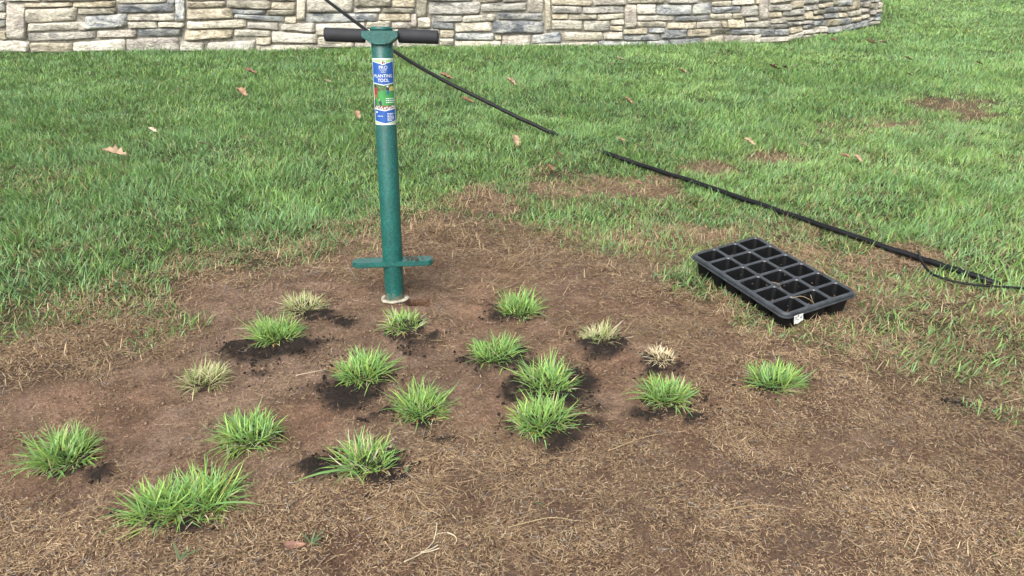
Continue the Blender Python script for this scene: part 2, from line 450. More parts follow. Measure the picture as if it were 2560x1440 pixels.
def wall_at(s):
    s = np.clip(s, 0, WS[-1] - 1e-6)
    x = np.interp(s, WS, WP[:, 0]); y = np.interp(s, WS, WP[:, 1])
    e = 0.04
    tx = np.interp(s + e, WS, WP[:, 0]) - np.interp(s - e, WS, WP[:, 0]); ty = np.interp(s + e, WS, WP[:, 1]) - np.interp(s - e, WS, WP[:, 1])
    L = np.hypot(tx, ty) + 1e-9
    return np.array([x, y]), np.array([tx / L, ty / L]), np.array([ty / L, -tx / L])     # point, tangent, outward normal (towards the lawn)

def wall_hit(px, py):
    """(arc length, height) of the wall's face at a photo pixel"""
    d = ray(px, py); best = None
    for k in range(len(WP) - 1):
        p, q = WP[k], WP[k + 1]
        e = q - p
        den = d[0] * e[1] - d[1] * e[0]
        if abs(den) < 1e-9: continue
        t = (p[0] * e[1] - p[1] * e[0]) / den
        w = (p[0] * d[1] - p[1] * d[0]) / den
        if t > 0 and -1e-6 <= w <= 1 + 1e-6 and (best is None or t < best[0]):
            best = (t, WS[k] + w * (WS[k + 1] - WS[k]))
    if best is None: return None
    return best[1], CAM_H + d[2] * best[0]

WALL_TOP = 0.98
wall = empty('stone_wall', (WP[60][0], WP[60][1], 0))
tag(wall, 'long curved retaining wall of cream, tan and slate-blue ledge stones behind the lawn', 'wall')
wo_ = np.array([WP[60][0], WP[60][1], 0.0])
V = []; Fc = []
ss = np.linspace(0, WS[-1] - 0.01, 130)
for s in ss:
    p, t, n = wall_at(s)
    for off, z in ((-0.012, -0.15), (-0.012, WALL_TOP), (-0.34, WALL_TOP), (-0.34, -0.15)):
        q = p + n * off
        V.append((q[0] - wo_[0], q[1] - wo_[1], z))
for k in range(len(ss) - 1):
    for j in range(4):
        Fc.append((k * 4 + j, k * 4 + (j + 1) % 4, k * 4 + 4 + (j + 1) % 4, k * 4 + 4 + j))
Fc.append((0, 1, 2, 3)); e0 = (len(ss) - 1) * 4; Fc.append((e0 + 3, e0 + 2, e0 + 1, e0))
mesh_obj('mortar_backing', V, Fc, M_MORTAR, wall)

def build_stone(quad, col, seed, nu=10, nv=6):
    """quad: (s,z) of top-left, bottom-left, top-right, bottom-right on the wall face"""
    r = random.Random(seed)
    (s0, zt0), (s0b, zb0), (s1, zt1), (s1b, zb1) = quad
    w = abs(s1 - s0); h = abs(zt0 - zb0)
    proud = r.uniform(0.018, 0.034)
    ox, oz = r.uniform(0, 100), r.uniform(0, 100)
    us = [0, 0.045, 0.14] + [0.14 + 0.72 * k / (nu - 5) for k in range(1, nu - 5)] + [0.86, 0.955, 1]
    vs = [0, 0.09, 0.30, 0.55, 0.80, 0.95, 1]
    nuu, nvv = len(us), len(vs)
    cs, cz = (s0 + s1 + s0b + s1b) / 4, (zt0 + zt1 + zb0 + zb1) / 4
    cp, _, cn = wall_at(cs)
    org = np.array([cp[0], cp[1], cz])
    V = []; tilt = r.uniform(-0.012, 0.012); roll = r.uniform(-0.010, 0.010)
    for j, vv in enumerate(vs):
        for k, uu in enumerate(us):
            sT = s0 + (s1 - s0) * uu; zT = zt0 + (zt1 - zt0) * uu
            sB = s0b + (s1b - s0b) * uu; zB = zb0 + (zb1 - zb0) * uu
            # rounded corners
            eu = min(uu, 1 - uu) * w; ev = min(vv, 1 - vv) * h
            rc = min(0.017, 0.3 * h, 0.4 * w)
            cu, cv = max(0, rc - eu) / rc, max(0, rc - ev) / rc
            f = 1.0
            q = math.hypot(cu, cv)
            s = sT + (sB - sT) * vv; z = zT + (zB - zT) * vv
            if q > 1:   # pull corner points in
                k_ = (1 - 1 / q)
                s += (1 if uu < 0.5 else -1) * rc * cu * k_; z += (-1 if vv < 0.5 else 1) * rc * cv * k_
            edge = max(cu if k in (0, nuu - 1) else cu * 0.55, cv if j in (0, nvv - 1) else cv * 0.55)
            rag = (fbm(np.array(s * 11 + ox), np.array(z * 4 + oz), 61) - 0.5) * 0.016
            if j in (0, 1, nvv - 2, nvv - 1): z += rag * 0.9
            if k in (0, 1, nuu - 2, nuu - 1): s += (fbm(np.array(z * 17 + ox), np.array(oz), 62) - 0.5) * 0.024
            d = proud * (1 - min(1, edge) ** 2.2 * 0.9)
            if min(cu, cv) >= 0 and (j in (0, nvv - 1) or k in (0, nuu - 1)): d = -0.006
            else:
                d += (fbm(np.array(s * 9 + ox), np.array(z * 14 + oz), 63) - 0.5) * 0.028 + (fbm(np.array(s * 26 + ox), np.array(z * 34 + oz), 64) - 0.5) * 0.014
                d += tilt * (vv - 0.5) * 2 + roll * (uu - 0.5) * 2
            p, t, n = wall_at(s)
            V.append((p[0] + n[0] * d - org[0], p[1] + n[1] * d - org[1], float(z) - org[2]))
    Fc = []
    for j in range(nvv - 1):
        for k in range(nuu - 1):
            aa = j * nuu + k
            Fc.append((aa, aa + nuu, aa + nuu + 1, aa + 1))
    o = mesh_obj('stone', V, Fc, STONE[col], wall, smooth=True)
    o.location = org - wo_
    return o

# stones read off the photograph: left x, its top and bottom y, right x, its top and bottom y (6.4 to the pixel), colour
ROWS = {
 0: """-60 10 180 100 20 180 g;-60 190 300 105 195 310 c;-60 315 440 110 320 430 b;-60 490 640 125 495 635 t;-60 645 830 470 655 830 w;110 30 620 425 40 625 p;
110 -60 15 665 -60 22 c;665 -60 15 1840 -60 5 o;385 45 115 1155 30 100 t;1165 25 115 1855 10 110 t;400 150 370 1230 115 320 c;1235 150 235 1870 120 210 o;430 375 505 1290 350 470 w;
1345 265 478 2030 220 425 l;1262 345 485 1400 370 490 p;440 535 660 1535 500 610 g;1545 490 600 2185 470 590 p;480 690 840 1160 690 840 t;1170 680 830 2010 620 820 w;2020 615 830 2860 600 820 p;
1855 -60 55 2650 -60 40 c;1880 75 200 2790 60 200 b;2035 225 330 2810 215 330 c;2050 345 455 2520 345 450 c;2535 350 435 2960 360 430 c;2195 460 575 2920 460 570 b""",
 400: """110 -60 75 235 -60 75 b;248 -60 340 408 -60 340 l;420 25 125 1045 15 105 t;430 150 310 1190 130 290 t;420 345 460 1380 305 435 c;390 480 650 1175 465 600 t;
420 -60 5 1050 -60 2 c;1060 10 110 1770 15 150 o;1150 140 210 1690 165 225 l;1180 220 285 1990 268 355 l;1390 350 440 1890 370 480 p;1180 465 570 1770 490 580 w;1780 40 145 2170 30 150 t;1700 155 240 2160 155 235 o;
1690 -60 8 2170 -60 15 o;2195 -60 330 2335 -60 330 c;1995 260 365 2195 265 370 t;1940 380 470 2480 365 525 w;1780 505 680 2515 550 695 w;1530 605 710 1775 600 710 t;320 660 820 700 680 820 w;755 680 840 1520 640 820 w;
1540 725 830 2560 712 820 c;2350 -60 200 3090 -60 190 c;2345 215 360 3495 210 340 l;2490 385 560 3275 350 560 w;2525 590 700 3110 590 690 c""",
 800: """535 -60 105 1140 -60 105 o;1160 -60 120 1535 -60 120 t;1550 -60 270 1720 -60 260 o;540 135 195 980 130 182 c;1000 130 200 1510 140 210 o;945 215 320 1455 225 340 t;1465 220 430 1555 220 430 p;
735 350 445 1125 335 445 c;1138 360 455 1460 360 455 p;1560 285 435 1770 280 440 c;1735 30 230 2565 25 220 g;1780 245 350 2270 255 345 g;2280 255 355 2815 220 330 c;1790 352 460 2145 360 465 b;2160 365 510 2750 350 495 c;
1920 475 600 2150 475 600 t;2160 530 635 2785 530 640 l;1230 620 760 1900 640 760 c;1910 615 740 2140 610 740 c;560 610 760 1220 600 760 p;-40 605 760 550 630 760 c;730 460 590 1290 470 600 c;1300 465 620 1910 470 610 g;1740 -60 8 2460 -60 12 g;2150 655 760 2780 655 760 c""",
 1200: """-30 -60 45 360 -60 20 o;20 60 195 750 40 160 g;370 -60 30 755 -60 12 g;770 -60 190 1020 -60 200 p;1040 -60 490 1130 -60 490 t;275 210 310 1000 215 325 b;205 330 540 1025 340 520 b;1140 -30 75 1800 15 90 t;
1815 -60 88 2350 -60 75 p;1145 95 215 1630 100 210 g;1640 105 215 2305 95 200 g;1145 230 308 1400 228 300 t;1410 240 320 1865 220 290 o;1875 225 330 2305 215 290 c;1150 320 470 1645 325 470 c;1655 340 490 2075 330 500 g;
2085 320 395 2305 305 400 c;2085 415 490 2290 415 490 t;2315 75 450 2510 75 450 p;2365 -60 55 2960 -60 45 o;240 560 640 340 555 630 t;350 570 760 810 555 740 p;825 560 690 1295 505 680 l;1310 520 650 1965 515 640 c;1975 520 630 2285 510 620 c;
2290 470 545 2680 450 540 t;2295 570 645 2885 545 640 b;840 700 800 1900 665 790 c;1910 650 790 2660 660 760 l;0 655 760 340 650 760 c""",
 1600: """-50 65 225 260 65 220 w;265 70 235 830 78 235 l;430 -60 45 935 -60 55 g;845 65 230 1138 50 225 l;950 -60 15 1480 -60 3 c;1150 30 95 1465 10 95 c;1480 15 85 1825 -5 60 c;1838 -60 65 1890 -60 65 t;1150 115 205 1605 100 200 l;
1622 95 265 1885 85 250 g;1900 -60 315 2050 -60 300 p;-50 248 330 545 250 325 g;555 258 345 1110 245 330 b;1125 225 300 1472 215 305 c;1482 212 292 1618 212 292 t;1400 315 450 1668 305 440 t;1685 278 330 1880 270 325 c;-50 345 430 418 345 425 c;
428 370 465 895 355 455 t;905 350 450 1292 335 440 p;1302 338 440 1385 342 440 t;140 452 520 390 442 515 l;335 490 630 752 462 590 b;760 465 580 1130 458 580 t;1145 455 540 1440 452 535 o;1685 365 440 2085 325 430 g;2092 312 378 2335 268 362 c;
1450 475 550 1918 458 542 l;1928 458 582 2150 455 578 b;2158 475 570 2380 462 560 l;2100 398 455 2430 350 435 g;110 652 760 460 645 750 l;470 635 750 985 600 740 b;1005 615 740 1330 560 720 t;1338 568 700 1585 562 700 p;1592 568 700 1812 558 690 c;1822 548 690 1920 535 680 c;1930 598 700 2400 575 670 w""",
 1900: """158 -20 50 520 -60 8 c;145 88 180 485 55 165 g;490 25 130 695 8 115 t;705 -60 65 918 -60 40 g;925 -60 35 1165 -60 12 b;142 200 280 345 188 265 t;375 172 250 695 138 240 g;702 180 310 830 175 312 t;435 280 325 690 255 312 o;
690 95 165 930 68 150 g;940 65 125 1165 32 110 t;1022 122 195 1255 98 185 b;842 165 230 1015 142 225 o;842 252 302 985 248 302 t;992 228 300 1230 204 285 b;510 358 395 835 315 372 g;460 452 540 670 405 490 t;685 398 455 865 368 440 b;
850 332 410 1045 318 405 l;1052 308 415 1235 294 400 t;1240 294 395 1440 284 380 l;660 482 550 855 462 530 p;858 432 530 1060 418 510 w;1066 448 530 1295 410 510 l;1302 412 500 1520 370 470 l;1528 362 450 1715 305 420 l;1452 288 350 1600 260 340 t;
1608 246 300 1735 224 275 c;1245 15 95 1480 2 80 l;1175 -60 75 1238 -60 75 o;1488 -60 150 1580 -60 140 t;1268 112 180 1400 98 170 o;1408 102 152 1480 98 150 t;1246 208 275 1382 198 265 t;1390 196 265 1590 155 235 c;1592 142 205 1750 134 190 p;
1590 25 95 1645 20 90 g;1650 25 115 1740 8 110 p;1745 50 130 1825 38 125 t;1872 40 130 1935 32 120 c;1830 30 170 1868 30 170 p;1758 178 240 1828 152 230 p;1835 165 205 1930 145 192 c;1805 215 258 1920 200 242 b;1800 270 330 1905 252 322 l;1722 292 335 1798 268 312 g;1728 350 400 1885 338 385 w;
1590 -60 18 1740 -60 0 b;1745 -60 40 1900 -60 25 g;680 560 640 1060 528 600 c;2 600 690 450 580 650 w;455 560 640 670 505 610 w""",
}
n_st = 0; low = []
for off, txt in ROWS.items():
    for row in txt.replace('\n', '').split(';'):
        p = row.split()
        xl, ytl, ybl, xr, ytr, ybr = [float(v) / 6.4 for v in p[:6]]
        g_ = 0.3 if off < 1800 else 0.2
        xl += off + g_; xr += off - g_
        q = [wall_hit(xl, ytl), wall_hit(xl, ybl), wall_hit(xr, ytr), wall_hit(xr, ybr)]
        if any(v is None for v in q): continue
        q = [(v[0], max(v[1], -0.06)) for v in q]
        build_stone(q, p[6], 1000 + n_st); n_st += 1
        low.append((q[0][0], q[2][0], max(q[0][1], q[2][1])))
# upper courses and the stretch left of the frame, the same coursed stone going on
r = random.Random(77)
z0 = max(t[2] for t in low) + 0.012
s_left, s_right = wall_hit(-60, 60)[0], WS[-1] - 0.2
cols = 'cctgpwblotcgt'
for (sa, sb, za) in ((wall_hit(-700, 60)[0], s_left - 0.03, 0.02), (s_left - 0.03, s_right, z0)):
    z = za
    while z < WALL_TOP - 0.05:
        h = r.uniform(0.09, 0.15)
        if z + h > WALL_TOP - 0.03: h = WALL_TOP - z
        s = sa
        while s < sb - 0.08 and n_st < 298:
            w = r.uniform(0.25, 0.75) * (1.25 if sa > 3 else 1)
            e = min(s + w, sb)
            build_stone([(s + 0.006, z + h - 0.006), (s + 0.006, z + 0.006), (e - 0.006, z + h - 0.006), (e - 0.006, z + 0.006)], r.choice(cols), 5000 + n_st); n_st += 1
            s = e
        z += h

# ------------------------------------------------------------------ blades of grass
def blades(P, H, W, yaw, lean, curl, C0, C1, segs, twist=None):
    """strips that taper to a point: P roots, H lengths, W widths, yaw directions of lean, lean at the root, curl added towards the tip"""
    n = len(P)
    L = segs
    dx, dy = np.cos(yaw), np.sin(yaw)
    tw = yaw + math.pi / 2 + (twist if twist is not None else 0)
    sx, sy = np.cos(tw), np.sin(tw)
    nv = 2 * L + 1
    V = np.zeros((n, nv, 3), np.float32); Cc = np.zeros((n, nv, 3), np.float32)
    pos = P.astype(np.float64).copy()
    prof = {1: [1.0], 2: [0.9, 0.72], 3: [0.85, 0.95, 0.62], 4: [0.8, 1.0, 0.85, 0.5]}[L]
    for l in range(L + 1):
        f = l / L
        col = C0 * (1 - f) + C1 * f
        if l < L:
            hw = (W * 0.5 * prof[l])
            V[:, 2 * l, 0] = pos[:, 0] - sx * hw; V[:, 2 * l, 1] = pos[:, 1] - sy * hw; V[:, 2 * l, 2] = pos[:, 2]
            V[:, 2 * l + 1, 0] = pos[:, 0] + sx * hw; V[:, 2 * l + 1, 1] = pos[:, 1] + sy * hw; V[:, 2 * l + 1, 2] = pos[:, 2]
            Cc[:, 2 * l] = col; Cc[:, 2 * l + 1] = col
        else:
            V[:, 2 * L] = pos; Cc[:, 2 * L] = col
        ang = lean + curl * (l + 0.5) / L
        st_ = H / L
        pos[:, 0] += dx * np.sin(ang) * st_; pos[:, 1] += dy * np.sin(ang) * st_; pos[:, 2] += np.cos(ang) * st_
    tri = []
    for l in range(L - 1):
        tri += [(2 * l, 2 * l + 1, 2 * l + 3), (2 * l, 2 * l + 3, 2 * l + 2)]
    tri.append((2 * L - 2, 2 * L - 1, 2 * L))
    tri = np.array(tri)
    T = (np.arange(n)[:, None, None] * nv + tri[None]).reshape(-1, 3)
    return V.reshape(-1, 3), T, Cc.reshape(-1, 3)

def join(parts):
    V, T, C, o = [], [], [], 0
    for v, t, c in parts:
        V.append(v); T.append(t + o); C.append(c); o += len(v)
    return np.concatenate(V), np.concatenate(T), np.concatenate(C)

def scatter(y0, y1, dens, xmin=None):
    hw = 0.675 * y1 + 0.55
    xa = -hw if xmin is None else xmin
    n = int((y1 - y0) * (hw - xa) * dens)
    x = rng.uniform(xa, hw, n); y = rng.uniform(y0, y1, n)
    ok = np.abs(x) < 0.675 * y + 0.55
    x, y = x[ok], y[ok]
    front = y < np.interp(x, *wall_front) - 0.03
    return x[front], y[front]

vis = WP[:np.argmax(WP[:, 0]) + 1]
wall_front = (np.append(vis[:, 0], vis[-1, 0] + 0.06), np.append(vis[:, 1], 200.0))

GREENS = np.array([[0.130, 0.255, 0.064], [0.115, 0.232, 0.092], [0.190, 0.295, 0.080], [0.160, 0.280, 0.128]])
TANS = np.array([[0.36, 0.260, 0.155], [0.26, 0.176, 0.10], [0.44, 0.34, 0.21], [0.170, 0.108, 0.064]])

def pick(P, n, w=None):
    return P[rng.choice(len(P), n, p=w)]

lawn, deadg = [], []
for (y0, y1, dens, segs, wd, xm) in ((0.9, 1.7, 9000, 3, 0.0034, None), (1.7, 2.6, 9500, 3, 0.0036, None), (2.6, 3.6, 15500, 3, 0.0034, None), (3.6, 4.8, 13000, 2, 0.0040, None),
                                     (4.8, 6.4, 9000, 2, 0.0046, None), (6.4, 8.4, 5700, 2, 0.0062, None), (8.4, 11.0, 3000, 2, 0.0085, 3.0), (11.0, 16.5, 1500, 2, 0.012, 3.6)):
    x, y = scatter(y0, y1, dens, xm)
    g = look(green, x, y); d = look(dead, x, y)
    tuft = fbm(x * 9, y * 9, 71); patch = fbm(x * 1.6, y * 1.6, 72, 4)
    keep = rng.random(len(x)) < np.clip(g * (0.55 + 0.9 * tuft), 0, 1) * np.where(g < 0.6, np.clip((tuft - 0.33) * 5, 0.06, 1), 1)
    xk, yk, gk, tk, pk = x[keep], y[keep], g[keep], tuft[keep], patch[keep]
    n = len(xk)
    flow = fbm(xk * 2.2, yk * 2.2, 73) * 5 + fbm(xk * 13, yk * 13, 74) * 6
    yaw = flow + rng.normal(0, 1.35, n)
    Hh = (0.027 + 0.021 * tk + 0.029 * np.clip((fbm(xk * 3.4, yk * 3.4, 78, 3) - 0.42) * 2.5, 0, 1)) * rng.uniform(0.55, 1.3, n) * np.clip(0.45 + 0.55 * gk, 0, 1)
    near_wall = np.clip((np.interp(xk, *wall_front) - yk) / 0.8, 0, 1)
    Hh *= 1.25 - 0.25 * near_wall
    W = wd * rng.uniform(0.7, 1.35, n)
    lean = rng.gamma(2.0, 0.21, n) + 0.12; curl = rng.uniform(0.0, 1.25, n)
    tipc = pick(GREENS, n, [0.36, 0.26, 0.20, 0.18]) * rng.uniform(0.75, 1.3, n)[:, None]
    pale = np.clip((pk - 0.5) * 1.6 + 0.13 * np.clip(xk, -2, 3) + rng.normal(0, 0.2, n), -0.4, 0.9)[:, None]
    tipc = tipc * (1 + 0.33 * pale) + np.array([0.05, 0.03, 0.012]) * np.clip(pale, 0, 1)
    cool = np.clip((fbm(xk * 3.1 + 9, yk * 3.1, 77, 3) - 0.46) * 5, 0, 1)[:, None] * rng.uniform(0.3, 1.0, n)[:, None]
    tipc = tipc * (1 - 0.4 * cool) + np.array([0.135, 0.255, 0.128]) * rng.uniform(0.85, 1.25, n)[:, None] * 0.4 * cool
    shade = rng.uniform(0.85, 1.45, n)[:, None]
    tipc = tipc * shade
    dry = (rng.random(n) < 0.04 + 0.20 * (1 - gk))[:, None]
    tipc = np.where(dry, pick(TANS, n) * 0.8, tipc)
    basec = tipc * 0.80 + np.array([0.040, 0.046, 0.014])
    P = np.stack([xk, yk, ground_z(xk, yk) - 0.003], 1)
    lawn.append(blades(P, Hh, W, yaw, lean, curl, basec, tipc, segs, twist=rng.normal(0, 0.7, n)))
    # standing and matted dead grass
    kd = off_hole(x, y) & (rng.random(len(x)) < d * 1.0 * np.clip((fbm(x * 12, y * 12, 75) - 0.2) * 2, 0.15, 1))
    xd, yd = x[kd], y[kd]; n = len(xd)
    P = np.stack([xd, yd, ground_z(xd, yd) - 0.002], 1)
    colr = pick(TANS, n, [0.36, 0.26, 0.22, 0.16]) * rng.uniform(0.75, 1.3, n)[:, None]
    deadg.append(blades(P, rng.uniform(0.018, 0.055, n), wd * 0.66 * rng.uniform(0.6, 1.3, n), rng.uniform(0, 6.28, n), rng.uniform(0.5, 1.35, n), rng.uniform(-0.2, 0.9, n), colr * 0.75, colr, 2 if segs < 3 else 3))
V, T, C = join(lawn)
n_lawn = len(T)
tag(tri_mesh('lawn_grass', V, T, C, M_LAWN), 'mown green lawn grass between the bare patch and the stone wall', 'grass', kind='stuff')

# loose thatch lying on the soil
for (y0, y1, dens, wd) in ((0.9, 1.5, 92000, 0.0013), (1.5, 2.1, 62000, 0.0015), (2.1, 2.9, 34000, 0.0020), (2.9, 4.4, 12000, 0.0026)):
    x, y = scatter(y0, y1, dens)
    t = look(thatch, x, y)
    cl = fbm(x * 10, y * 10, 81, 3)
    k = off_hole(x, y) & (rng.random(len(x)) < np.clip(t * (0.30 + 1.3 * np.clip((cl - 0.32) * 2.6, 0, 1)), 0, 1) * np.clip(1.15 - 0.6 * look(stain, x, y), 0, 1))
    x, y, cl = x[k], y[k], cl[k]; n = len(x)
    P = np.stack([x, y, ground_z(x, y) + rng.uniform(0.0, 0.007, n) + 0.007 * cl], 1)
    L = np.clip(rng.gamma(2.2, 0.0046, n), 0.0045, 0.04) * np.where(rng.random(n) < 0.02, 2.8, 1.0) * np.clip(y / 1.6, 0.9, 1.5) * (1 + 1.3 * np.clip((fbm(x * 5 + 3, y * 5, 86, 2) - 0.55) * 4, 0, 1))
    colr = pick(TANS, n, [0.26, 0.33, 0.10, 0.31]) * rng.uniform(0.7, 1.35, n)[:, None]
    colr = colr * (1 - 0.38 * look(barez, x, y) * (rng.random(n) < 0.7))[:, None] * (0.72 + 0.6 * fbm(x * 3.6, y * 3.6, 85, 3))[:, None]
    grey = rng.random(n) < 0.05
    colr[grey] = colr[grey].mean(1, keepdims=True) * np.array([1.0, 0.95, 0.9])
    lean = math.pi / 2 - np.abs(rng.normal(0, 0.10, n))
    deadg.append(blades(P, L, wd * rng.uniform(0.6, 1.5, n), fbm(x * 6, y * 6, 83) * 9 + rng.normal(0, 1.1, n), lean, rng.normal(0.06, 0.3, n), colr, colr * 0.95, 2, twist=rng.normal(0, 0.6, n)))
V, T, C = join(deadg)
n_dead = len(T)
tag(tri_mesh('dead_grass', V, T, C, M_DEAD), 'dead tan grass and thatch strewn over the brown soil', 'dead grass', kind='stuff')

# potting soil crumbs round the plugs
def crumb_mesh(name, P, S, parent=None):
    n = len(P)
    base = np.array([[1, 0, 0], [-1, 0, 0], [0, 1, 0], [0, -1, 0], [0, 0, 1], [0, 0, -0.6]], float)
    tri = np.array([[0, 2, 4], [2, 1, 4], [1, 3, 4], [3, 0, 4], [2, 0, 5], [1, 2, 5], [3, 1, 5], [0, 3, 5]])
    a = rng.uniform(0, 6.28, n); ca, sa = np.cos(a), np.sin(a)
    B = base[None] * rng.uniform(0.55, 1.25, (n, 6, 1)) * S[:, None, None]
    V = np.stack([B[..., 0] * ca[:, None] - B[..., 1] * sa[:, None], B[..., 0] * sa[:, None] + B[..., 1] * ca[:, None], B[..., 2]], -1) + P[:, None, :]
    T = (np.arange(n)[:, None, None] * 6 + tri[None]).reshape(-1, 3)
    return tri_mesh(name, V.reshape(-1, 3), T, None, M_CRUMB, parent, smooth=False)
x = rng.uniform(-1.6, 1.8, 90000); y = rng.uniform(1.05, 2.6, 90000)
sk = look(stain, x, y, 30)
k = rng.random(len(x)) < np.clip(sk - 0.12, 0, 1) ** 1.2 * 1.0
x, y = x[k], y[k]
cr = crumb_mesh('potting_soil', np.stack([x, y, ground_z(x, y) + 0.008], 1), np.clip(rng.gamma(1.8, 0.0015, len(x)), 0.001, 0.0062))
tag(cr, 'black crumbly potting soil scattered around the grass plugs', 'soil', kind='stuff')

# small clods and grit of the native soil
x = rng.uniform(-1.8, 2.0, 170000); y = rng.uniform(0.95, 3.0, 170000)
bk = 1 - look(turf, x, y)
k = off_hole(x, y) & (rng.random(len(x)) < np.clip(bk, 0, 1) * np.clip((fbm(x * 11, y * 11, 91, 3) - 0.36) * 2.6, 0.03, 1) * 0.42)
x, y = x[k], y[k]
cl_ = crumb_mesh('soil_clods', np.stack([x, y, ground_z(x, y) + 0.003], 1), np.clip(rng.gamma(1.6, 0.0013, len(x)), 0.0009, 0.0055))
cl_.data.materials[0] = plain('soil_clod', (0.175, 0.120, 0.088), 0.95, 0.1, nscale=24, namount=0.6)
tag(cl_, 'small brown clods and grit lying on the bare soil', 'soil', kind='stuff')

# ------------------------------------------------------------------ grass plugs
M_ROOT = plain('plug_root_ball', (0.028, 0.021, 0.017), 0.95, 0.1, nscale=60, namount=0.5, bstr=1.0, bscale=90, bdist=0.01)
FRESH = np.array([[0.235, 0.440, 0.095], [0.185, 0.400, 0.125], [0.320, 0.490, 0.115], [0.160, 0.340, 0.100]])
PALE = np.array([[0.42, 0.48, 0.20], [0.34, 0.44, 0.17], [0.54, 0.52, 0.29], [0.27, 0.38, 0.13]])
STRAW = np.array([[0.62, 0.53, 0.35], [0.54, 0.44, 0.27], [0.68, 0.61, 0.44]])
PGROUP = 'grass plugs planted in the bare soil'
PLUGS = [  # x, y of the base, spread in photo pixels, height px, look, lopsided two-tuft offset, label
 (760, 784, 128, 50, 'pale', 0, 'pale yellow-green grass plug left of the green tool, farthest left of the back plugs'),
 (694, 858, 160, 75, 'fresh', 0, 'wide green grass plug on a long dark soil smear, second nearest the pale back-left plug'),
 (1013, 838, 125, 50, 'fresh2', 0, 'small light green grass plug directly in front of the planting tool base'),
 (1297, 797, 128, 72, 'fresh', 0, 'green grass plug farthest back on the right of the tool beside reddish soil'),
 (1497, 860, 112, 70, 'pale', 0, 'round pale green grass plug on black soil, the back plug nearest the tray'),
 (1234, 908, 145, 88, 'fresh', 0, 'tall green grass plug with yellow base leaves in the centre, behind the touching pair'),
 (906, 958, 175, 82, 'fresh', 0, 'dense dark green grass plug with a white straw at its left side'),
 (516, 968, 138, 82, 'pale', 0, 'spiky pale straw-and-green grass plug at mid left on reddish soil'),
 (1369, 985, 170, 98, 'fresh', 0, 'full green grass plug, the rear one of the touching pair'),
 (1655, 912, 82, 48, 'straw', 0, 'small bleached straw-coloured dead grass plug behind a green one'),
 (1666, 1012, 148, 92, 'fresh', 0, 'upright green grass plug just in front of the bleached dead plug'),
 (1933, 972, 165, 85, 'fresh', 0, 'bright green grass plug standing alone at far right below the black tray'),
 (1060, 1050, 152, 104, 'fresh', 0, 'green grass plug in the middle with one long leaf leaning right'),
 (1350, 1088, 190, 108, 'tan', 0, 'large grass plug with tan dead leaves at its base, front one of the touching pair'),
 (164, 1172, 200, 112, 'fresh', 0, 'green grass plug nearest the left edge of the picture'),
 (628, 1120, 180, 100, 'fresh', 0, 'domed green grass plug at left of centre, alone on dry soil'),
 (922, 1195, 180, 106, 'fresh2', 0, 'yellow-green grass plug with a broad leaf pointing lower left over black soil'),
 (462, 1304, 265, 112, 'fresh', 1, 'largest grass plug, a double green tuft nearest the camera at lower left'),
]
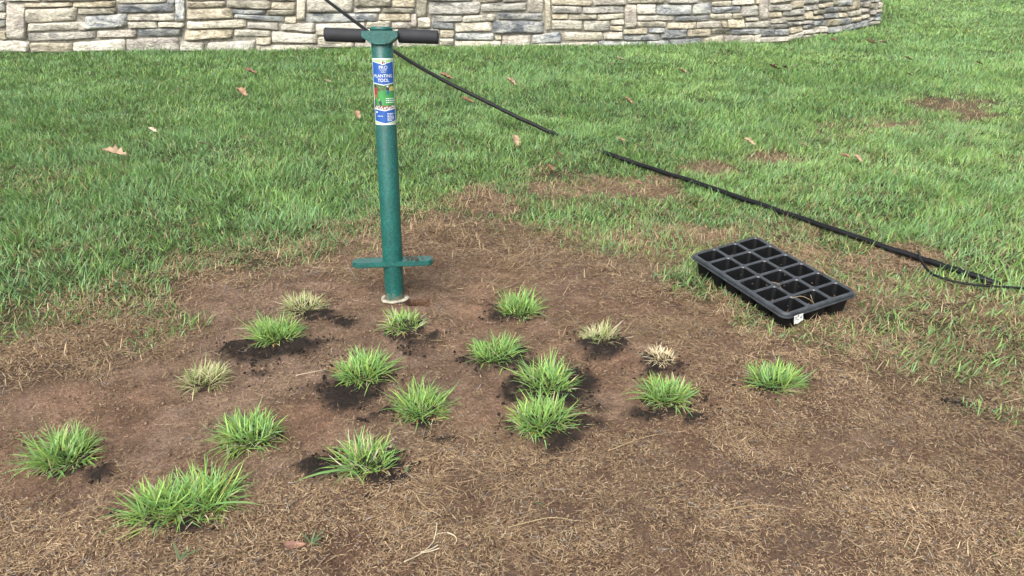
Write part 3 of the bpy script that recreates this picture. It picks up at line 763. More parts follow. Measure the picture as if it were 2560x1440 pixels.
for k, (bx, by, spread, hpx, kind, double, label) in enumerate(PLUGS):
    r_ = np.random.default_rng(300 + k)
    B = G(bx, by)
    depth = B[1] * CT + CAM_H * ST
    m_px = depth / F
    rad = spread * m_px / 2                       # reach of the leaves
    core = min(0.052, rad * 0.62)
    B[0] *= 1 + core * 0.8 * CT / depth
    B[1] += core * 0.8                            # the pixel marks the front foot of the tuft
    B[2] = float(ground_z(B[0], B[1]))
    root = empty('grass_plug', B)
    tag(root, label, 'grass plug', PGROUP)
    height = hpx * m_px * 1.0
    cents = [(0, 0)] if not double else [(-0.036, -0.004), (0.034, 0.006)]
    # root ball: a low lumpy mound of black soil
    V = []; Fc = []
    for j in range(5):
        f = j / 4
        for q in range(16):
            w = 2 * math.pi * q / 16
            rr_ = core * 1.35 * math.cos(f * math.pi / 2) * (1 + 0.22 * (r_.random() - 0.5)) + 0.001
            V.append((rr_ * math.cos(w) * (1.9 if double else 1), rr_ * math.sin(w), -0.012 + 0.026 * math.sin(f * math.pi / 2) + 0.003 * r_.random()))
    for j in range(4):
        for q in range(16):
            Fc.append((j * 16 + q, j * 16 + (q + 1) % 16, j * 16 + 16 + (q + 1) % 16, j * 16 + 16 + q))
    Fc.append(tuple(64 + q for q in range(16)))
    mesh_obj('root_ball', V, Fc, M_ROOT, root, smooth=True)
    pal = {'fresh': FRESH, 'fresh2': FRESH, 'pale': PALE, 'straw': STRAW, 'tan': FRESH}[kind]
    live, dry = [], []
    for cx, cy in cents:
        n = int((430 if kind not in ('pale', 'straw') else 430) * (0.8 if double else 1) * np.clip(rad / 0.075, 0.7, 1.5))
        a = r_.uniform(0, 6.28, n); rr_ = core * np.sqrt(r_.random(n))
        P = np.stack([cx + rr_ * np.cos(a), cy + rr_ * np.sin(a), np.full(n, 0.004)], 1)
        out_ = rr_ / core
        yaw = a + r_.normal(0, 1.25, n)
        lean = 0.08 + 1.0 * out_ ** 1.5 * r_.uniform(0.4, 1.25, n) + np.abs(r_.normal(0, 0.36, n))
        curl = r_.uniform(-0.3, 1.1, n)
        Hh = (height * 0.50 * (1 - 0.2 * out_) + 0.34 * rad * out_) * r_.uniform(0.4, 1.25, n)
        lop = r_.uniform(0, 6.28); Hh = Hh * (1 + 0.25 * np.cos(a - lop))
        W = r_.uniform(0.0022, 0.0046, n) * (0.8 if kind in ('pale', 'straw') else 1.0)
        tip = pal[r_.integers(0, len(pal), n)] * r_.uniform(0.7, 1.25, n)[:, None]
        mix = r_.random(n) < {'fresh': 0.03, 'fresh2': 0.16, 'pale': 0.30, 'straw': 0.1, 'tan': 0.05}[kind]
        tip[mix] = STRAW[r_.integers(0, 3, mix.sum())] * 0.9
        base = tip * 0.55 + np.array([0.10, 0.085, 0.03])
        live.append(blades(P, Hh, W, yaw, lean, curl, base, tip, 4, twist=r_.normal(0, 0.4, n)))
        # older leaves at the foot
        n = {'fresh': 55, 'fresh2': 65, 'pale': 50, 'straw': 40, 'tan': 100}[kind]
        a = r_.uniform(0, 6.28, n); rr_ = core * r_.uniform(0.6, 1.05, n)
        P = np.stack([cx + rr_ * np.cos(a), cy + rr_ * np.sin(a), np.full(n, 0.006)], 1)
        tip = STRAW[r_.integers(0, 3, n)] * r_.uniform(0.5, 0.95, n)[:, None]
        orange = r_.random(n) < (0.5 if kind == 'tan' else 0.25)
        tip[orange] = np.array([0.40, 0.23, 0.08]) * r_.uniform(0.7, 1.2, orange.sum())[:, None]
        dry.append(blades(P, rad * r_.uniform(0.25, 0.6, n), r_.uniform(0.0018, 0.0034, n), a + r_.normal(0, 0.5, n), r_.uniform(0.8, 1.35, n), r_.uniform(0.1, 0.9, n), tip, tip * 0.9, 3, twist=r_.normal(0, 0.5, n)))
    V, T, C = join(live)
    tag(tri_mesh('green_blades' if kind != 'straw' else 'straw_blades', V, T, C, M_PLUG if kind != 'straw' else M_DEAD, root), kind='stuff')
    V, T, C = join(dry)
    tag(tri_mesh('dry_blades', V, T, C, M_DEAD, root), kind='stuff')
    # the longest leaves, each on its own
    n = 9 if not double else 14
    for j in range(n):
        a = 2 * math.pi * (j + r_.uniform(-0.9, 0.9)) / n
        cx, cy = cents[j % len(cents)]
        L = rad * r_.uniform(0.42, 0.75)
        tip = (pal[r_.integers(0, len(pal))] * r_.uniform(0.85, 1.2))[None]
        v, t, c = blades(np.array([[cx + core * 0.7 * math.cos(a), cy + core * 0.7 * math.sin(a), 0.012]]), np.array([L]), np.array([r_.uniform(0.0028, 0.0046) * (0.65 if kind in ('pale', 'straw') else 1)]),
                         np.array([a]), np.array([r_.uniform(0.6, 1.15)]), np.array([r_.uniform(0.1, 0.7)]), tip * 0.6 + np.array([[0.09, 0.08, 0.03]]), tip, 4)
        tri_mesh('leaf_blade', v, t, c, M_PLUG, root)
    special = {6: None, 12: (0.045, 0.085, 0.35, 0.007), 16: (3.75, 0.115, 1.15, 0.009), 17: (-0.30, 0.150, 1.05, 0.007)}
    if special.get(k):
        a, L, ln, w = special[k]
        tip = np.array([[0.19, 0.36, 0.11]])
        v, t, c = blades(np.array([[core * math.cos(a), core * math.sin(a) - (0.01 if k == 16 else 0), 0.018]]), np.array([L]), np.array([w]), np.array([a]), np.array([ln]), np.array([0.5]), tip * 0.9, tip, 4)
        tri_mesh('leaf_blade', v, t, c, M_PLUG, root)

# ------------------------------------------------------------------ planting tool
m, nt, b, _ = new_mat('green_hammered_enamel'); M_GREEN = m
n1 = noise_node(nt, 170, 2, 0.5, 'Object'); n2 = noise_node(nt, 420, 2, 0.5, 'Object'); n3 = noise_node(nt, 14, 4, 0.6, 'Object')
r1 = ramp(nt, n1.outputs['Fac'], [(0.35, (0.003, 0.060, 0.050)), (0.52, (0.006, 0.080, 0.068)), (0.72, (0.014, 0.108, 0.094))])
r3 = ramp(nt, n3.outputs['Fac'], [(0.3, (0.72, 0.74, 0.76)), (0.7, (1.2, 1.17, 1.14))])
enamel = mixc(nt, r1.outputs[0], r3.outputs[0], 1.0, 'MULTIPLY')
tc = nt.nodes.new('ShaderNodeTexCoord'); sp = nt.nodes.new('ShaderNodeSeparateXYZ'); nt.links.new(tc.outputs['Object'], sp.inputs[0])
n4 = noise_node(nt, 70, 4, 0.65, 'Object')
mr = nt.nodes.new('ShaderNodeMapRange'); mr.inputs['From Min'].default_value = 0.0; mr.inputs['From Max'].default_value = 0.05; mr.inputs['To Min'].default_value = 0.56; mr.inputs['To Max'].default_value = 0.12
nt.links.new(sp.outputs['Z'], mr.inputs['Value'])
mu = nt.nodes.new('ShaderNodeMath'); mu.operation = 'ADD'; nt.links.new(mr.outputs[0], mu.inputs[0]); nt.links.new(n4.outputs['Fac'], mu.inputs[1])
md = ramp(nt, mu.outputs[0], [(0.88, (0, 0, 0)), (1.0, (0.6, 0.6, 0.6))])
nt.links.new(mixc(nt, enamel, (0.16, 0.115, 0.085), md.outputs[0]), b.inputs['Base Color'])
b.inputs['Roughness'].default_value = 0.42; b.inputs['Specular IOR Level'].default_value = 0.5
bump(nt, b, n1.outputs['Fac'], 0.25, 0.0015)
M_FOAM = plain('black_foam_grip', (0.014, 0.015, 0.018), 0.72, 0.4, nscale=40, namount=0.25, bstr=0.25, bscale=700, bdist=0.0006)
M_RING = plain('muddy_cream_plastic', (0.34, 0.315, 0.24), 0.7, 0.3, nscale=45, namount=0.35, bstr=0.3, bscale=120, bdist=0.001)
M_DIRT = plain('stuck_dirt', (0.085, 0.052, 0.034), 0.95, 0.1, nscale=120, namount=0.5, bstr=1, bscale=200, bdist=0.004)
M_BLACKPL = plain('black_cell_plastic', (0.0035, 0.0038, 0.0045), 0.6, 0.25, nscale=22, namount=0.5, bstr=0.15, bscale=160, bdist=0.001)
M_RIMPL = plain('dusty_sky_tinted_rim_plastic', (0.024, 0.028, 0.033), 0.36, 0.6, nscale=26, namount=0.55, bstr=0.15, bscale=160, bdist=0.001)  # black plastic lightened to blue-grey: dust plus sky reflection painted into the colour

tool = empty('planting_tool', (TOOL[0], TOOL[1] , float(ground_z(TOOL[0], TOOL[1])) + 0.002), (math.radians(-7), 0, 0))
tool.scale = (1, 1, 1.018)
tag(tool, 'upright green steel planting tool with black foam T-handle and blue label, stuck in the soil', 'planting tool')
R_T = 0.0312
lathe('tube', [(R_T * 0.90, -0.03), (R_T * 0.93, 0.0), (R_T * 0.945, 0.012), (R_T * 0.955, 0.10), (R_T, 0.125), (R_T, 0.806), (R_T * 0.97, 0.808), (R_T * 0.86, 0.808), (R_T * 0.85, 0.79), (R_T * 0.85, 0.02), (R_T * 0.84, -0.03)], M_GREEN, tool, seg=48)
lathe('collar', [(R_T * 1.0, 0.7975), (R_T * 1.055, 0.7985), (R_T * 1.06, 0.8045), (R_T * 1.01, 0.8062)], M_GREEN, tool, seg=48)
# handle bracket: a plate with clipped lower corners, tube passing through
def plate(name, outline, y0, y1, mat, parent, bev=0.002, zrot=0.0):
    bm = bmesh.new()
    vs = [bm.verts.new((x, y0, z)) for x, z in outline]
    f = bm.faces.new(vs)
    ex = bmesh.ops.extrude_face_region(bm, geom=[f])
    bmesh.ops.translate(bm, vec=(0, y1 - y0, 0), verts=[v for v in ex['geom'] if isinstance(v, bmesh.types.BMVert)])
    bmesh.ops.bevel(bm, geom=list(bm.edges), offset=bev, segments=2, affect='EDGES')
    if zrot: bmesh.ops.rotate(bm, verts=bm.verts, cent=(0, 0, 0), matrix=Matrix.Rotation(zrot, 3, 'Z'))
    return bm_obj(name, bm, mat, parent)
br = plate('handle_bracket', [(-0.0515, 0.797), (-0.0515, 0.7800), (-0.0335, 0.7690), (-0.0290, 0.7640), (-0.012, 0.7612), (0.012, 0.7608), (0.0290, 0.7636), (0.0335, 0.7690), (0.0515, 0.7800), (0.0515, 0.797)], -0.0375, 0.0375, M_GREEN, tool, 0.0018)
weld = mesh_obj('weld_bead', *(lambda v: (v, [(j * 6 + q, j * 6 + (q + 1) % 6, j * 6 + 6 + (q + 1) % 6, j * 6 + 6 + q) for j in range(13) for q in range(6)]))(
    [((R_T + 0.0065) * math.sin(-0.5 + j / 13.0) + 0.0035 * math.cos(q * 1.047) * 0.4, -(R_T + 0.0065) * math.cos(-0.5 + j / 13.0) + 0.004 * math.cos(q * 1.047), 0.7622 + 0.003 * math.sin(q * 1.047) + 0.001 * math.sin(j * 2.1)) for j in range(14) for q in range(6)]), M_GREEN, tool, True)
for sgn in (-1, 1):
    V = []; Fc = []; seg = 28
    prof = [(0.0485, 0.004), (0.0485, 0.0175), (0.0500, 0.0190), (0.1605, 0.0190), (0.1625, 0.0175), (0.1625, 0.012), (0.1610, 0.004), (0.1610, 0.0002)]
    for xx, rr_ in prof:
        for q in range(seg):
            w = 2 * math.pi * q / seg
            V.append((sgn * xx, rr_ * math.cos(w), 0.7835 + rr_ * math.sin(w) - 0.004 * (xx - 0.05) * (1 if sgn > 0 else -1) * 8))
    for j in range(len(prof) - 1):
        for q in range(seg):
            Fc.append((j * seg + q, j * seg + (q + 1) % seg, (j + 1) * seg + (q + 1) % seg, (j + 1) * seg + q))
    mesh_obj('grip', V, Fc, M_FOAM, tool, smooth=False)
    g_ = tool.children[-1]
    for p in g_.data.polygons: p.use_smooth = True
# foot bar: a flat bar with rounded ends
bm = bmesh.new()
out_ = []
hl, hw = 0.126, 0.033
for q in range(13):
    w = -math.pi / 2 + math.pi * q / 12
    out_.append((hl - hw * 0.55 + hw * 0.55 * math.cos(w), hw * math.sin(w)))
for q in range(13):
    w = math.pi / 2 + math.pi * q / 12
    out_.append((-hl + hw * 0.55 + hw * 0.55 * math.cos(w), hw * math.sin(w)))
vs = [bm.verts.new((x, y, 0.112)) for x, y in out_]
f = bm.faces.new(vs)
ex = bmesh.ops.extrude_face_region(bm, geom=[f])
bmesh.ops.translate(bm, vec=(0, 0, 0.0160), verts=[v for v in ex['geom'] if isinstance(v, bmesh.types.BMVert)])
bmesh.ops.bevel(bm, geom=[e for e in bm.edges if abs(e.verts[0].co.z - e.verts[1].co.z) < 1e-5], offset=0.003, segments=2, affect='EDGES')
bmesh.ops.rotate(bm, verts=bm.verts, cent=(0, 0, 0), matrix=Matrix.Rotation(math.radians(8), 3, 'Z'))
bm_obj('foot_bar', bm, M_GREEN, tool)
# dirt stuck on the right side of the foot bar
nD = 60
xd = rng.normal(0.062, 0.014, nD); yd = rng.normal(-0.004, 0.010, nD)
Pd = np.stack([np.clip(xd, 0.036, 0.115), np.clip(yd * 1.5 + 0.012, -0.016, 0.036), np.full(nD, 0.1288)], 1)
d_o = crumb_mesh('dirt_crust', Pd, np.clip(rng.gamma(2.0, 0.0012, nD), 0.001, 0.0038), tool)
d_o.data.materials[0] = M_DIRT
d_o['kind'] = 'stuff'
# cream depth ring round the foot, its edge chipped and muddy
V = []; Fc = []; seg = 44
for j, (rr_, zz) in enumerate(((R_T * 0.96, 0.001), (R_T * 0.98, 0.0050), (0.040, 0.0042), (0.0450, 0.0025), (0.0455, 0.0), (0.040, -0.003))):
    for q in range(seg):
        w = 2 * math.pi * q / seg
        jit = 1 + (0.03 * math.sin(3 * w + 1) + 0.025 * math.sin(7 * w) + rng.normal(0, 0.012)) * (1 if j > 1 else 0)
        V.append((rr_ * jit * math.cos(w), rr_ * jit * math.sin(w), zz + (rng.normal(0, 0.0006) if j > 1 else 0)))
for j in range(5):
    for q in range(seg):
        Fc.append((j * seg + q, j * seg + (q + 1) % seg, (j + 1) * seg + (q + 1) % seg, (j + 1) * seg + q))
mesh_obj('depth_ring', V, Fc, M_RING, tool, smooth=True)

# label on the tube
LZ0, LZ1 = 0.5395, 0.7235
LH = LZ1 - LZ0
PHI0, PHI1 = -1.10, 1.36
def lab_pt(u, v, lift):
    """u 0..1 across, v 0..1 from the top; seen from the front"""
    p = PHI0 + (PHI1 - PHI0) * u
    r_ = R_T + lift
    return (r_ * math.sin(p), -r_ * math.cos(p), LZ1 - LH * v)
def lab_sheet(name, uv_poly_rows, mat, parent, lift):
    """rows: list of (v_left, v_right...) given as function edges: list of (u, vtop, vbottom)"""
    V = []; Fc = []
    for u_, v0, v1 in uv_poly_rows:
        V.append(lab_pt(u_, v0, lift)); V.append(lab_pt(u_, v1, lift))
    for j in range(len(uv_poly_rows) - 1):
        Fc.append((2 * j, 2 * j + 1, 2 * j + 3, 2 * j + 2))
    return mesh_obj(name, V, Fc, mat, parent, smooth=True)
def us_(a, b, n=20): return [a + (b - a) * k / n for k in range(n + 1)]
M_LW = plain('label_white', (0.55, 0.58, 0.58), 0.35, 0.5)
M_LB = plain('label_blue', (0.014, 0.070, 0.27), 0.35, 0.5, nscale=60, namount=0.08)
M_LG = plain('label_leaf_green', (0.26, 0.42, 0.17), 0.35, 0.5)
M_LGR = plain('label_print_lawn', (0.035, 0.20, 0.045), 0.35, 0.5, nscale=90, namount=0.2)
M_LTREE = plain('label_print_trees', (0.06, 0.11, 0.035), 0.35, 0.5, nscale=160, namount=0.9)
M_LRED = plain('label_print_red', (0.22, 0.03, 0.03), 0.35, 0.5)
M_LSKIN = plain('label_print_skin', (0.42, 0.20, 0.13), 0.35, 0.5)
M_LDARK = plain('label_print_dark', (0.022, 0.026, 0.05), 0.35, 0.5)
M_LYEL = plain('label_print_yellow', (0.33, 0.31, 0.08), 0.35, 0.5)
M_LSOIL = plain('label_print_soil', (0.16, 0.06, 0.04), 0.35, 0.5, nscale=200, namount=0.6)
lab = lab_sheet('label', [(u_, 0, 1) for u_ in us_(0, 1, 28)], M_LW, tool, 0.0005)
vv = lambda u_, lo, dip: lo + dip * (1 - abs(u_ - 0.5) / 0.45)
E1 = us_(0.055, 0.945, 20)
lab_sheet('green_band', [(u_, 0.018, vv(u_, 0.035, 0.045)) for u_ in E1], M_LG, lab, 0.0008)
lab_sheet('blue_panel', [(u_, vv(u_, 0.045, 0.045), vv(u_, 0.355, 0.035)) for u_ in E1], M_LB, lab, 0.0010)
lab_sheet('trees_print', [(u_, vv(u_, 0.368, 0.035), 0.505) for u_ in E1], M_LTREE, lab, 0.0008)
lab_sheet('lawn_print', [(u_, 0.490 + 0.01 * math.sin(u_ * 9), 0.715) for u_ in E1], M_LGR, lab, 0.0010)
lab_sheet('soil_print', [(u_, 0.705 + 0.008 * math.sin(u_ * 25), vv(u_, 0.745, 0.035)) for u_ in E1], M_LSOIL, lab, 0.0012)
lab_sheet('yellow_bush_print', [(u_, 0.44 - 0.03 * math.sin((u_ - 0.70) / 0.22 * math.pi), 0.485) for u_ in us_(0.70, 0.92, 8)], M_LYEL, lab, 0.0012)
lab_sheet('blue_panel', [(u_, vv(u_, 0.752, 0.035), vv(u_, 0.935, 0.04)) for u_ in E1], M_LB, lab, 0.0010)
lab_sheet('white_line', [(u_, vv(u_, 0.738, 0.035), vv(u_, 0.754, 0.035)) for u_ in E1], M_LW, lab, 0.0015)
lab_sheet('green_band', [(u_, vv(u_, 0.945, 0.04), 0.982) for u_ in E1], M_LG, lab, 0.0008)
def spot(name, pts, mat, lift=0.0014):
    return mesh_obj(name, [lab_pt(u_, v_, lift) for u_, v_ in pts], [tuple(range(len(pts)))], mat, lab)
# printed gardener in a red top at left, another figure far behind
spot('printed_figure', [(0.07, 0.445), (0.20, 0.425), (0.25, 0.46), (0.24, 0.60), (0.08, 0.62)], M_LRED)
spot('printed_figure', [(0.10, 0.39), (0.17, 0.385), (0.19, 0.41), (0.17, 0.43), (0.11, 0.43)], M_LDARK, 0.0016)
spot('printed_figure', [(0.10, 0.55), (0.14, 0.545), (0.34, 0.615), (0.30, 0.63)], M_LSKIN, 0.0016)
spot('printed_figure', [(0.08, 0.61), (0.24, 0.60), (0.38, 0.63), (0.40, 0.69), (0.36, 0.72), (0.29, 0.66), (0.15, 0.65), (0.16, 0.72), (0.08, 0.72)], M_LDARK, 0.0016)
spot('printed_figure', [(0.60, 0.425), (0.68, 0.425), (0.69, 0.47), (0.59, 0.47)], M_LDARK, 0.0016)
spot('printed_figure', [(0.61, 0.47), (0.68, 0.47), (0.67, 0.54), (0.62, 0.54)], M_LB, 0.0016)
spot('printed_figure', [(0.61, 0.405), (0.67, 0.405), (0.67, 0.426), (0.61, 0.426)], M_LW, 0.0017)
spot('emblem', [(0.42, 0.038), (0.62, 0.038), (0.60, 0.088), (0.52, 0.098), (0.44, 0.088)], M_LW, 0.0016)
spot('emblem', [(0.47, 0.046), (0.53, 0.046), (0.53, 0.082), (0.47, 0.082)], M_LRED, 0.0019)
spot('emblem', [(0.545, 0.050), (0.58, 0.050), (0.57, 0.080), (0.55, 0.080)], M_LDARK, 0.0019)
for (u0, v0, w_, h_) in [(0.55, 0.592, 0.34, 0.013), (0.55, 0.622, 0.36, 0.013), (0.55, 0.652, 0.32, 0.013), (0.58, 0.822, 0.31, 0.010), (0.58, 0.844, 0.20, 0.010), (0.58, 0.866, 0.26, 0.010), (0.58, 0.888, 0.29, 0.010), (0.58, 0.908, 0.27, 0.010), (0.58, 0.930, 0.18, 0.010), (0.20, 0.860, 0.22, 0.010)]:
    x0 = u0; j = 0
    rr_ = random.Random(int(v0 * 1000))
    while x0 < u0 + w_:
        ww = rr_.uniform(0.03, 0.075)
        spot('small_print', [(x0, v0), (min(x0 + ww, u0 + w_), v0), (min(x0 + ww, u0 + w_), v0 + h_), (x0, v0 + h_)], M_LW, 0.0017); x0 += ww + 0.018
for j in range(16):
    rr_ = random.Random(j + 50)
    u0 = 0.16 + 0.05 * j + rr_.uniform(-0.01, 0.01); v0 = 0.735 - 0.02 * abs(j - 6) / 8 + rr_.uniform(-0.015, 0.015)
    spot('printed_plant', [(u0, v0), (u0 + 0.035, v0 - 0.006), (u0 + 0.03, v0 + 0.022), (u0 + 0.005, v0 + 0.026)], M_LW, 0.0018)
spot('printed_plant', [(0.14, 0.795), (0.20, 0.79), (0.22, 0.805), (0.19, 0.82), (0.14, 0.815)], M_LW, 0.0017)
def lab_text(txt, u_mid, v_base, width):
    cu = bpy.data.curves.new('lettering', 'FONT'); cu.body = txt; cu.align_x = 'CENTER'; cu.resolution_u = 3; cu.offset = 0.006 if width > 0.32 else 0.0
    tmp = bpy.data.objects.new('lettering', cu); COL.objects.link(tmp)
    dg = bpy.context.evaluated_depsgraph_get()
    me = bpy.data.meshes.new_from_object(tmp.evaluated_get(dg))
    bpy.data.objects.remove(tmp)
    co = np.array([v.co for v in me.vertices])
    sc = width / (co[:, 0].max() - co[:, 0].min())
    asp = ((PHI1 - PHI0) * R_T) / LH              # metres across per metre down
    for v_, c_ in zip(me.vertices, co):
        v_.co = lab_pt(u_mid + c_[0] * sc, v_base - c_[1] * sc * asp * 1.08, 0.0018)
    me.materials.append(M_LW)
    o = bpy.data.objects.new('lettering', me)
    return link(o, lab)
lab_text('PRO', 0.51, 0.160, 0.30)
lab_text('PLUGGER', 0.51, 0.181, 0.24)
lab_text('5-IN-1', 0.52, 0.212, 0.18)
lab_text('PLANTING', 0.50, 0.281, 0.70)
lab_text('TOOL', 0.50, 0.348, 0.42)

# ------------------------------------------------------------------ seedling tray
TL, TW = 0.455, 0.278
tray = empty('seedling_tray', (0.826, 2.230, 0.078), (0.078, 0.051, -1.14))
tag(tray, 'black plastic eighteen-cell seedling tray, emptied, lying tilted on patchy grass', 'tray')
NX_, NY_ = 6, 3
BORD = 0.007
CX, CY = (TL - 2 * BORD) / NX_, (TW - 2 * BORD) / NY_
NSEG = 6
def rrect(hx, hy, r_, z, cx=0, cy=0):
    out = []
    for (sx, sy, a0) in ((1, 1, 0), (-1, 1, 90), (-1, -1, 180), (1, -1, 270)):
        for q in range(NSEG + 1):
            w = math.radians(a0 + 90 * q / NSEG)
            out.append((cx + sx * (hx - r_) + r_ * math.cos(w), cy + sy * (hy - r_) + r_ * math.sin(w), z))
    return out
def square_match(hx, hy, z, cx=0, cy=0):
    out = []
    for (x, y, _) in rrect(hx, hy, min(hx, hy) * 0.5, 0):
        # push the point of a rounded box out to the straight box
        k_ = min(hx / (abs(x) + 1e-9), hy / (abs(y) + 1e-9))
        out.append((cx + x * k_, cy + y * k_, z))
    return out
def ring_faces(a0, b0, n): return [(a0 + q, a0 + (q + 1) % n, b0 + (q + 1) % n, b0 + q) for q in range(n)]
nR = 4 * (NSEG + 1)
V = []; Fc = []
centres = []
HX, HY = CX / 2 - 0.0034, CY / 2 - 0.0038
for ix in range(NX_):
    for iy in range(NY_):
        cx = -TL / 2 + BORD + CX * (ix + 0.5); cy = -TW / 2 + BORD + CY * (iy + 0.5)
        centres.append((cx, cy))
        a0 = len(V); V += square_match(CX / 2, CY / 2, 0.0, cx, cy)
        b0 = len(V); V += rrect(HX, HY, 0.011, 0.0, cx, cy)
        c0 = len(V); V += rrect(HX - 0.002, HY - 0.002, 0.010, -0.003, cx, cy)
        Fc += ring_faces(a0, b0, nR) + ring_faces(b0, c0, nR)
# border, rolled lip and skirt
loops = [square_match(TL / 2 - BORD, TW / 2 - BORD, 0.0), rrect(TL / 2 - 0.004, TW / 2 - 0.004, 0.020, 0.0005), rrect(TL / 2, TW / 2, 0.022, -0.003), rrect(TL / 2 + 0.001, TW / 2 + 0.001, 0.022, -0.011),
         rrect(TL / 2 + 0.004, TW / 2 + 0.004, 0.024, -0.0120), rrect(TL / 2 + 0.004, TW / 2 + 0.004, 0.024, -0.0140), rrect(TL / 2 - 0.001, TW / 2 - 0.001, 0.021, -0.013), rrect(TL / 2 - 0.003, TW / 2 - 0.003, 0.020, -0.004)]
i0 = []
for lp in loops:
    i0.append(len(V)); V += lp
for j in range(len(loops) - 1): Fc += ring_faces(i0[j], i0[j + 1], nR)
mesh_obj('tray_rim', V, Fc, M_RIMPL, tray)
M_TRAYSOIL = plain('tray_soil', (0.060, 0.043, 0.033), 0.95, 0.1, nscale=200, namount=0.5)
for j, (cx, cy) in enumerate(centres):
    rr_ = random.Random(j)
    V = []; Fc = []
    prof = [(0.002, 0.010, -0.0028), (0.005, 0.013, -0.036), (0.009, 0.015, -0.074), (0.020, 0.012, -0.077)]
    for s, r_, z in prof: V += rrect(HX - s, HY - s, r_, z)
    for s, r_, z in reversed(prof): V += rrect(HX - s + 0.0012, HY - s + 0.0012, r_, z - 0.0012)
    n = len(prof) * 2
    for q in range(n - 1): Fc += ring_faces(q * nR, (q + 1) * nR, nR)
    Fc.append(tuple(range(3 * nR, 4 * nR)))
    cell = mesh_obj('cell', V, Fc, M_BLACKPL, tray)
    cell.location = (cx, cy, 0)
    # leftover soil in the bottom of the cell
    nc = 90
    Pc = np.stack([np.array([rr_.uniform(-HX + 0.013, HX - 0.013) for _ in range(nc)]), np.array([rr_.uniform(-HY + 0.013, HY - 0.013) for _ in range(nc)]), np.array([-0.066 + rr_.uniform(0, 0.026) for _ in range(nc)])], 1)
    so = crumb_mesh('soil_residue', Pc, np.clip(rng.gamma(2, 0.0022, nc), 0.002, 0.009), cell)
    so['kind'] = 'stuff'; so.data.materials[0] = M_TRAYSOIL
nq = 70
cru = crumb_mesh('soil_crumbs', np.stack([rng.normal(0.03, 0.09, nq).clip(-0.21, 0.21), rng.normal(-0.03, 0.06, nq).clip(-0.12, 0.12), np.full(nq, 0.001)], 1), np.clip(rng.gamma(1.6, 0.0011, nq), 0.0008, 0.004), tray)
cru.data.materials[0] = M_TRAYSOIL; cru['kind'] = 'stuff'
# white sticker hanging on the front corner of the rim
M_PAPER = plain('white_sticker', (0.50, 0.50, 0.48), 0.5, 0.4, nscale=60, namount=0.12)
M_INK = plain('sticker_ink', (0.05, 0.05, 0.055), 0.6, 0.3)
tx = TL / 2 + 0.0062
V = []; Fc = []
NS = 6
for q in range(NS + 1):
    y_ = -TW / 2 + 0.026 + 0.034 * q / NS
    curl_ = 0.004 * (q / NS - 0.5) ** 2
    for (zz, xx) in ((-0.007, 0.0), (-0.020, 0.002), (-0.034 + (0.007 if q > 4 else 0) + 0.002 * math.sin(q * 2.0), 0.004)):
        V.append((tx + xx + curl_, y_, zz))
for q in range(NS):
    for j in range(2):
        Fc.append((q * 3 + j, q * 3 + j + 1, q * 3 + 3 + j + 1, q * 3 + 3 + j))
sticker = mesh_obj('sticker', V, Fc, M_PAPER, tray, True)
for (y_, z_, w_, h_) in ((0.030, -0.015, 0.006, 0.003), (0.038, -0.012, 0.005, 0.006), (0.046, -0.016, 0.010, 0.002), (0.033, -0.022, 0.012, 0.002), (0.050, -0.021, 0.006, 0.003), (0.055, -0.013, 0.003, 0.003)):
    V = [(tx + 0.0045 - 0.001, -TW / 2 + y_ + a_ * w_, z_ + b_ * h_) for a_, b_ in ((0, 0), (1, 0.2), (1, 1.1), (0, 0.9))]
    mesh_obj('ink_mark', V, [(0, 1, 2, 3)], M_INK, sticker)

# dry stalks caught in the tray
M_STRAW = plain('dry_straw', (0.30, 0.225, 0.13), 0.8, 0.2, nscale=40, namount=0.25)
M_PALESTEM = plain('pale_dry_stem', (0.40, 0.34, 0.235), 0.75, 0.25, nscale=30, namount=0.2)
M_GREENLEAF = plain('small_green_leaf', (0.10, 0.19, 0.06), 0.55, 0.35, nscale=40, namount=0.25)
tm = Matrix.LocRotScale(Vector((0.826, 2.230, 0.078)), __import__('mathutils').Euler((0.078, 0.051, -1.14)), None)
def straw(name, pts, rad, mat, label, cat, group=None, ground=True, lift=0.006):
    P = []
    for p in pts:
        if len(p) == 2:
            q = G(*p); q[2] = float(ground_z(q[0], q[1])) + lift
        else: q = np.array(p, float)
        P.append(q)
    P = catmull(P, 6)
    o = P[0].copy()
    n = len(P)
    ob = tube_mesh(name, [p - o for p in P], rad, mat, None, 6, [1 - 0.55 * k / (n - 1) for k in range(n)])
    ob.location = o
    return tag(ob, label, cat, group)
for pts, lb in (([(0.165, -0.06, 0.003), (0.175, -0.03, 0.006), (0.20, -0.005, -0.012), (0.205, 0.01, -0.05)], 'bent dry straw hanging into a front cell of the black tray'),
                ([(0.06, -0.045, 0.004), (0.085, -0.04, 0.007), (0.11, -0.05, 0.004)], 'short brown straw lying across the middle ribs of the black tray'),
                ([(0.178, 0.0, 0.004), (0.19, 0.004, -0.02), (0.192, 0.02, -0.05)], 'thin straw leaning in a front cell beside the bent straw')):
    P = [tm @ Vector(p) for p in pts]
    straw('dry_straw', [tuple(p) for p in P], 0.0008, M_STRAW, lb, 'straw')

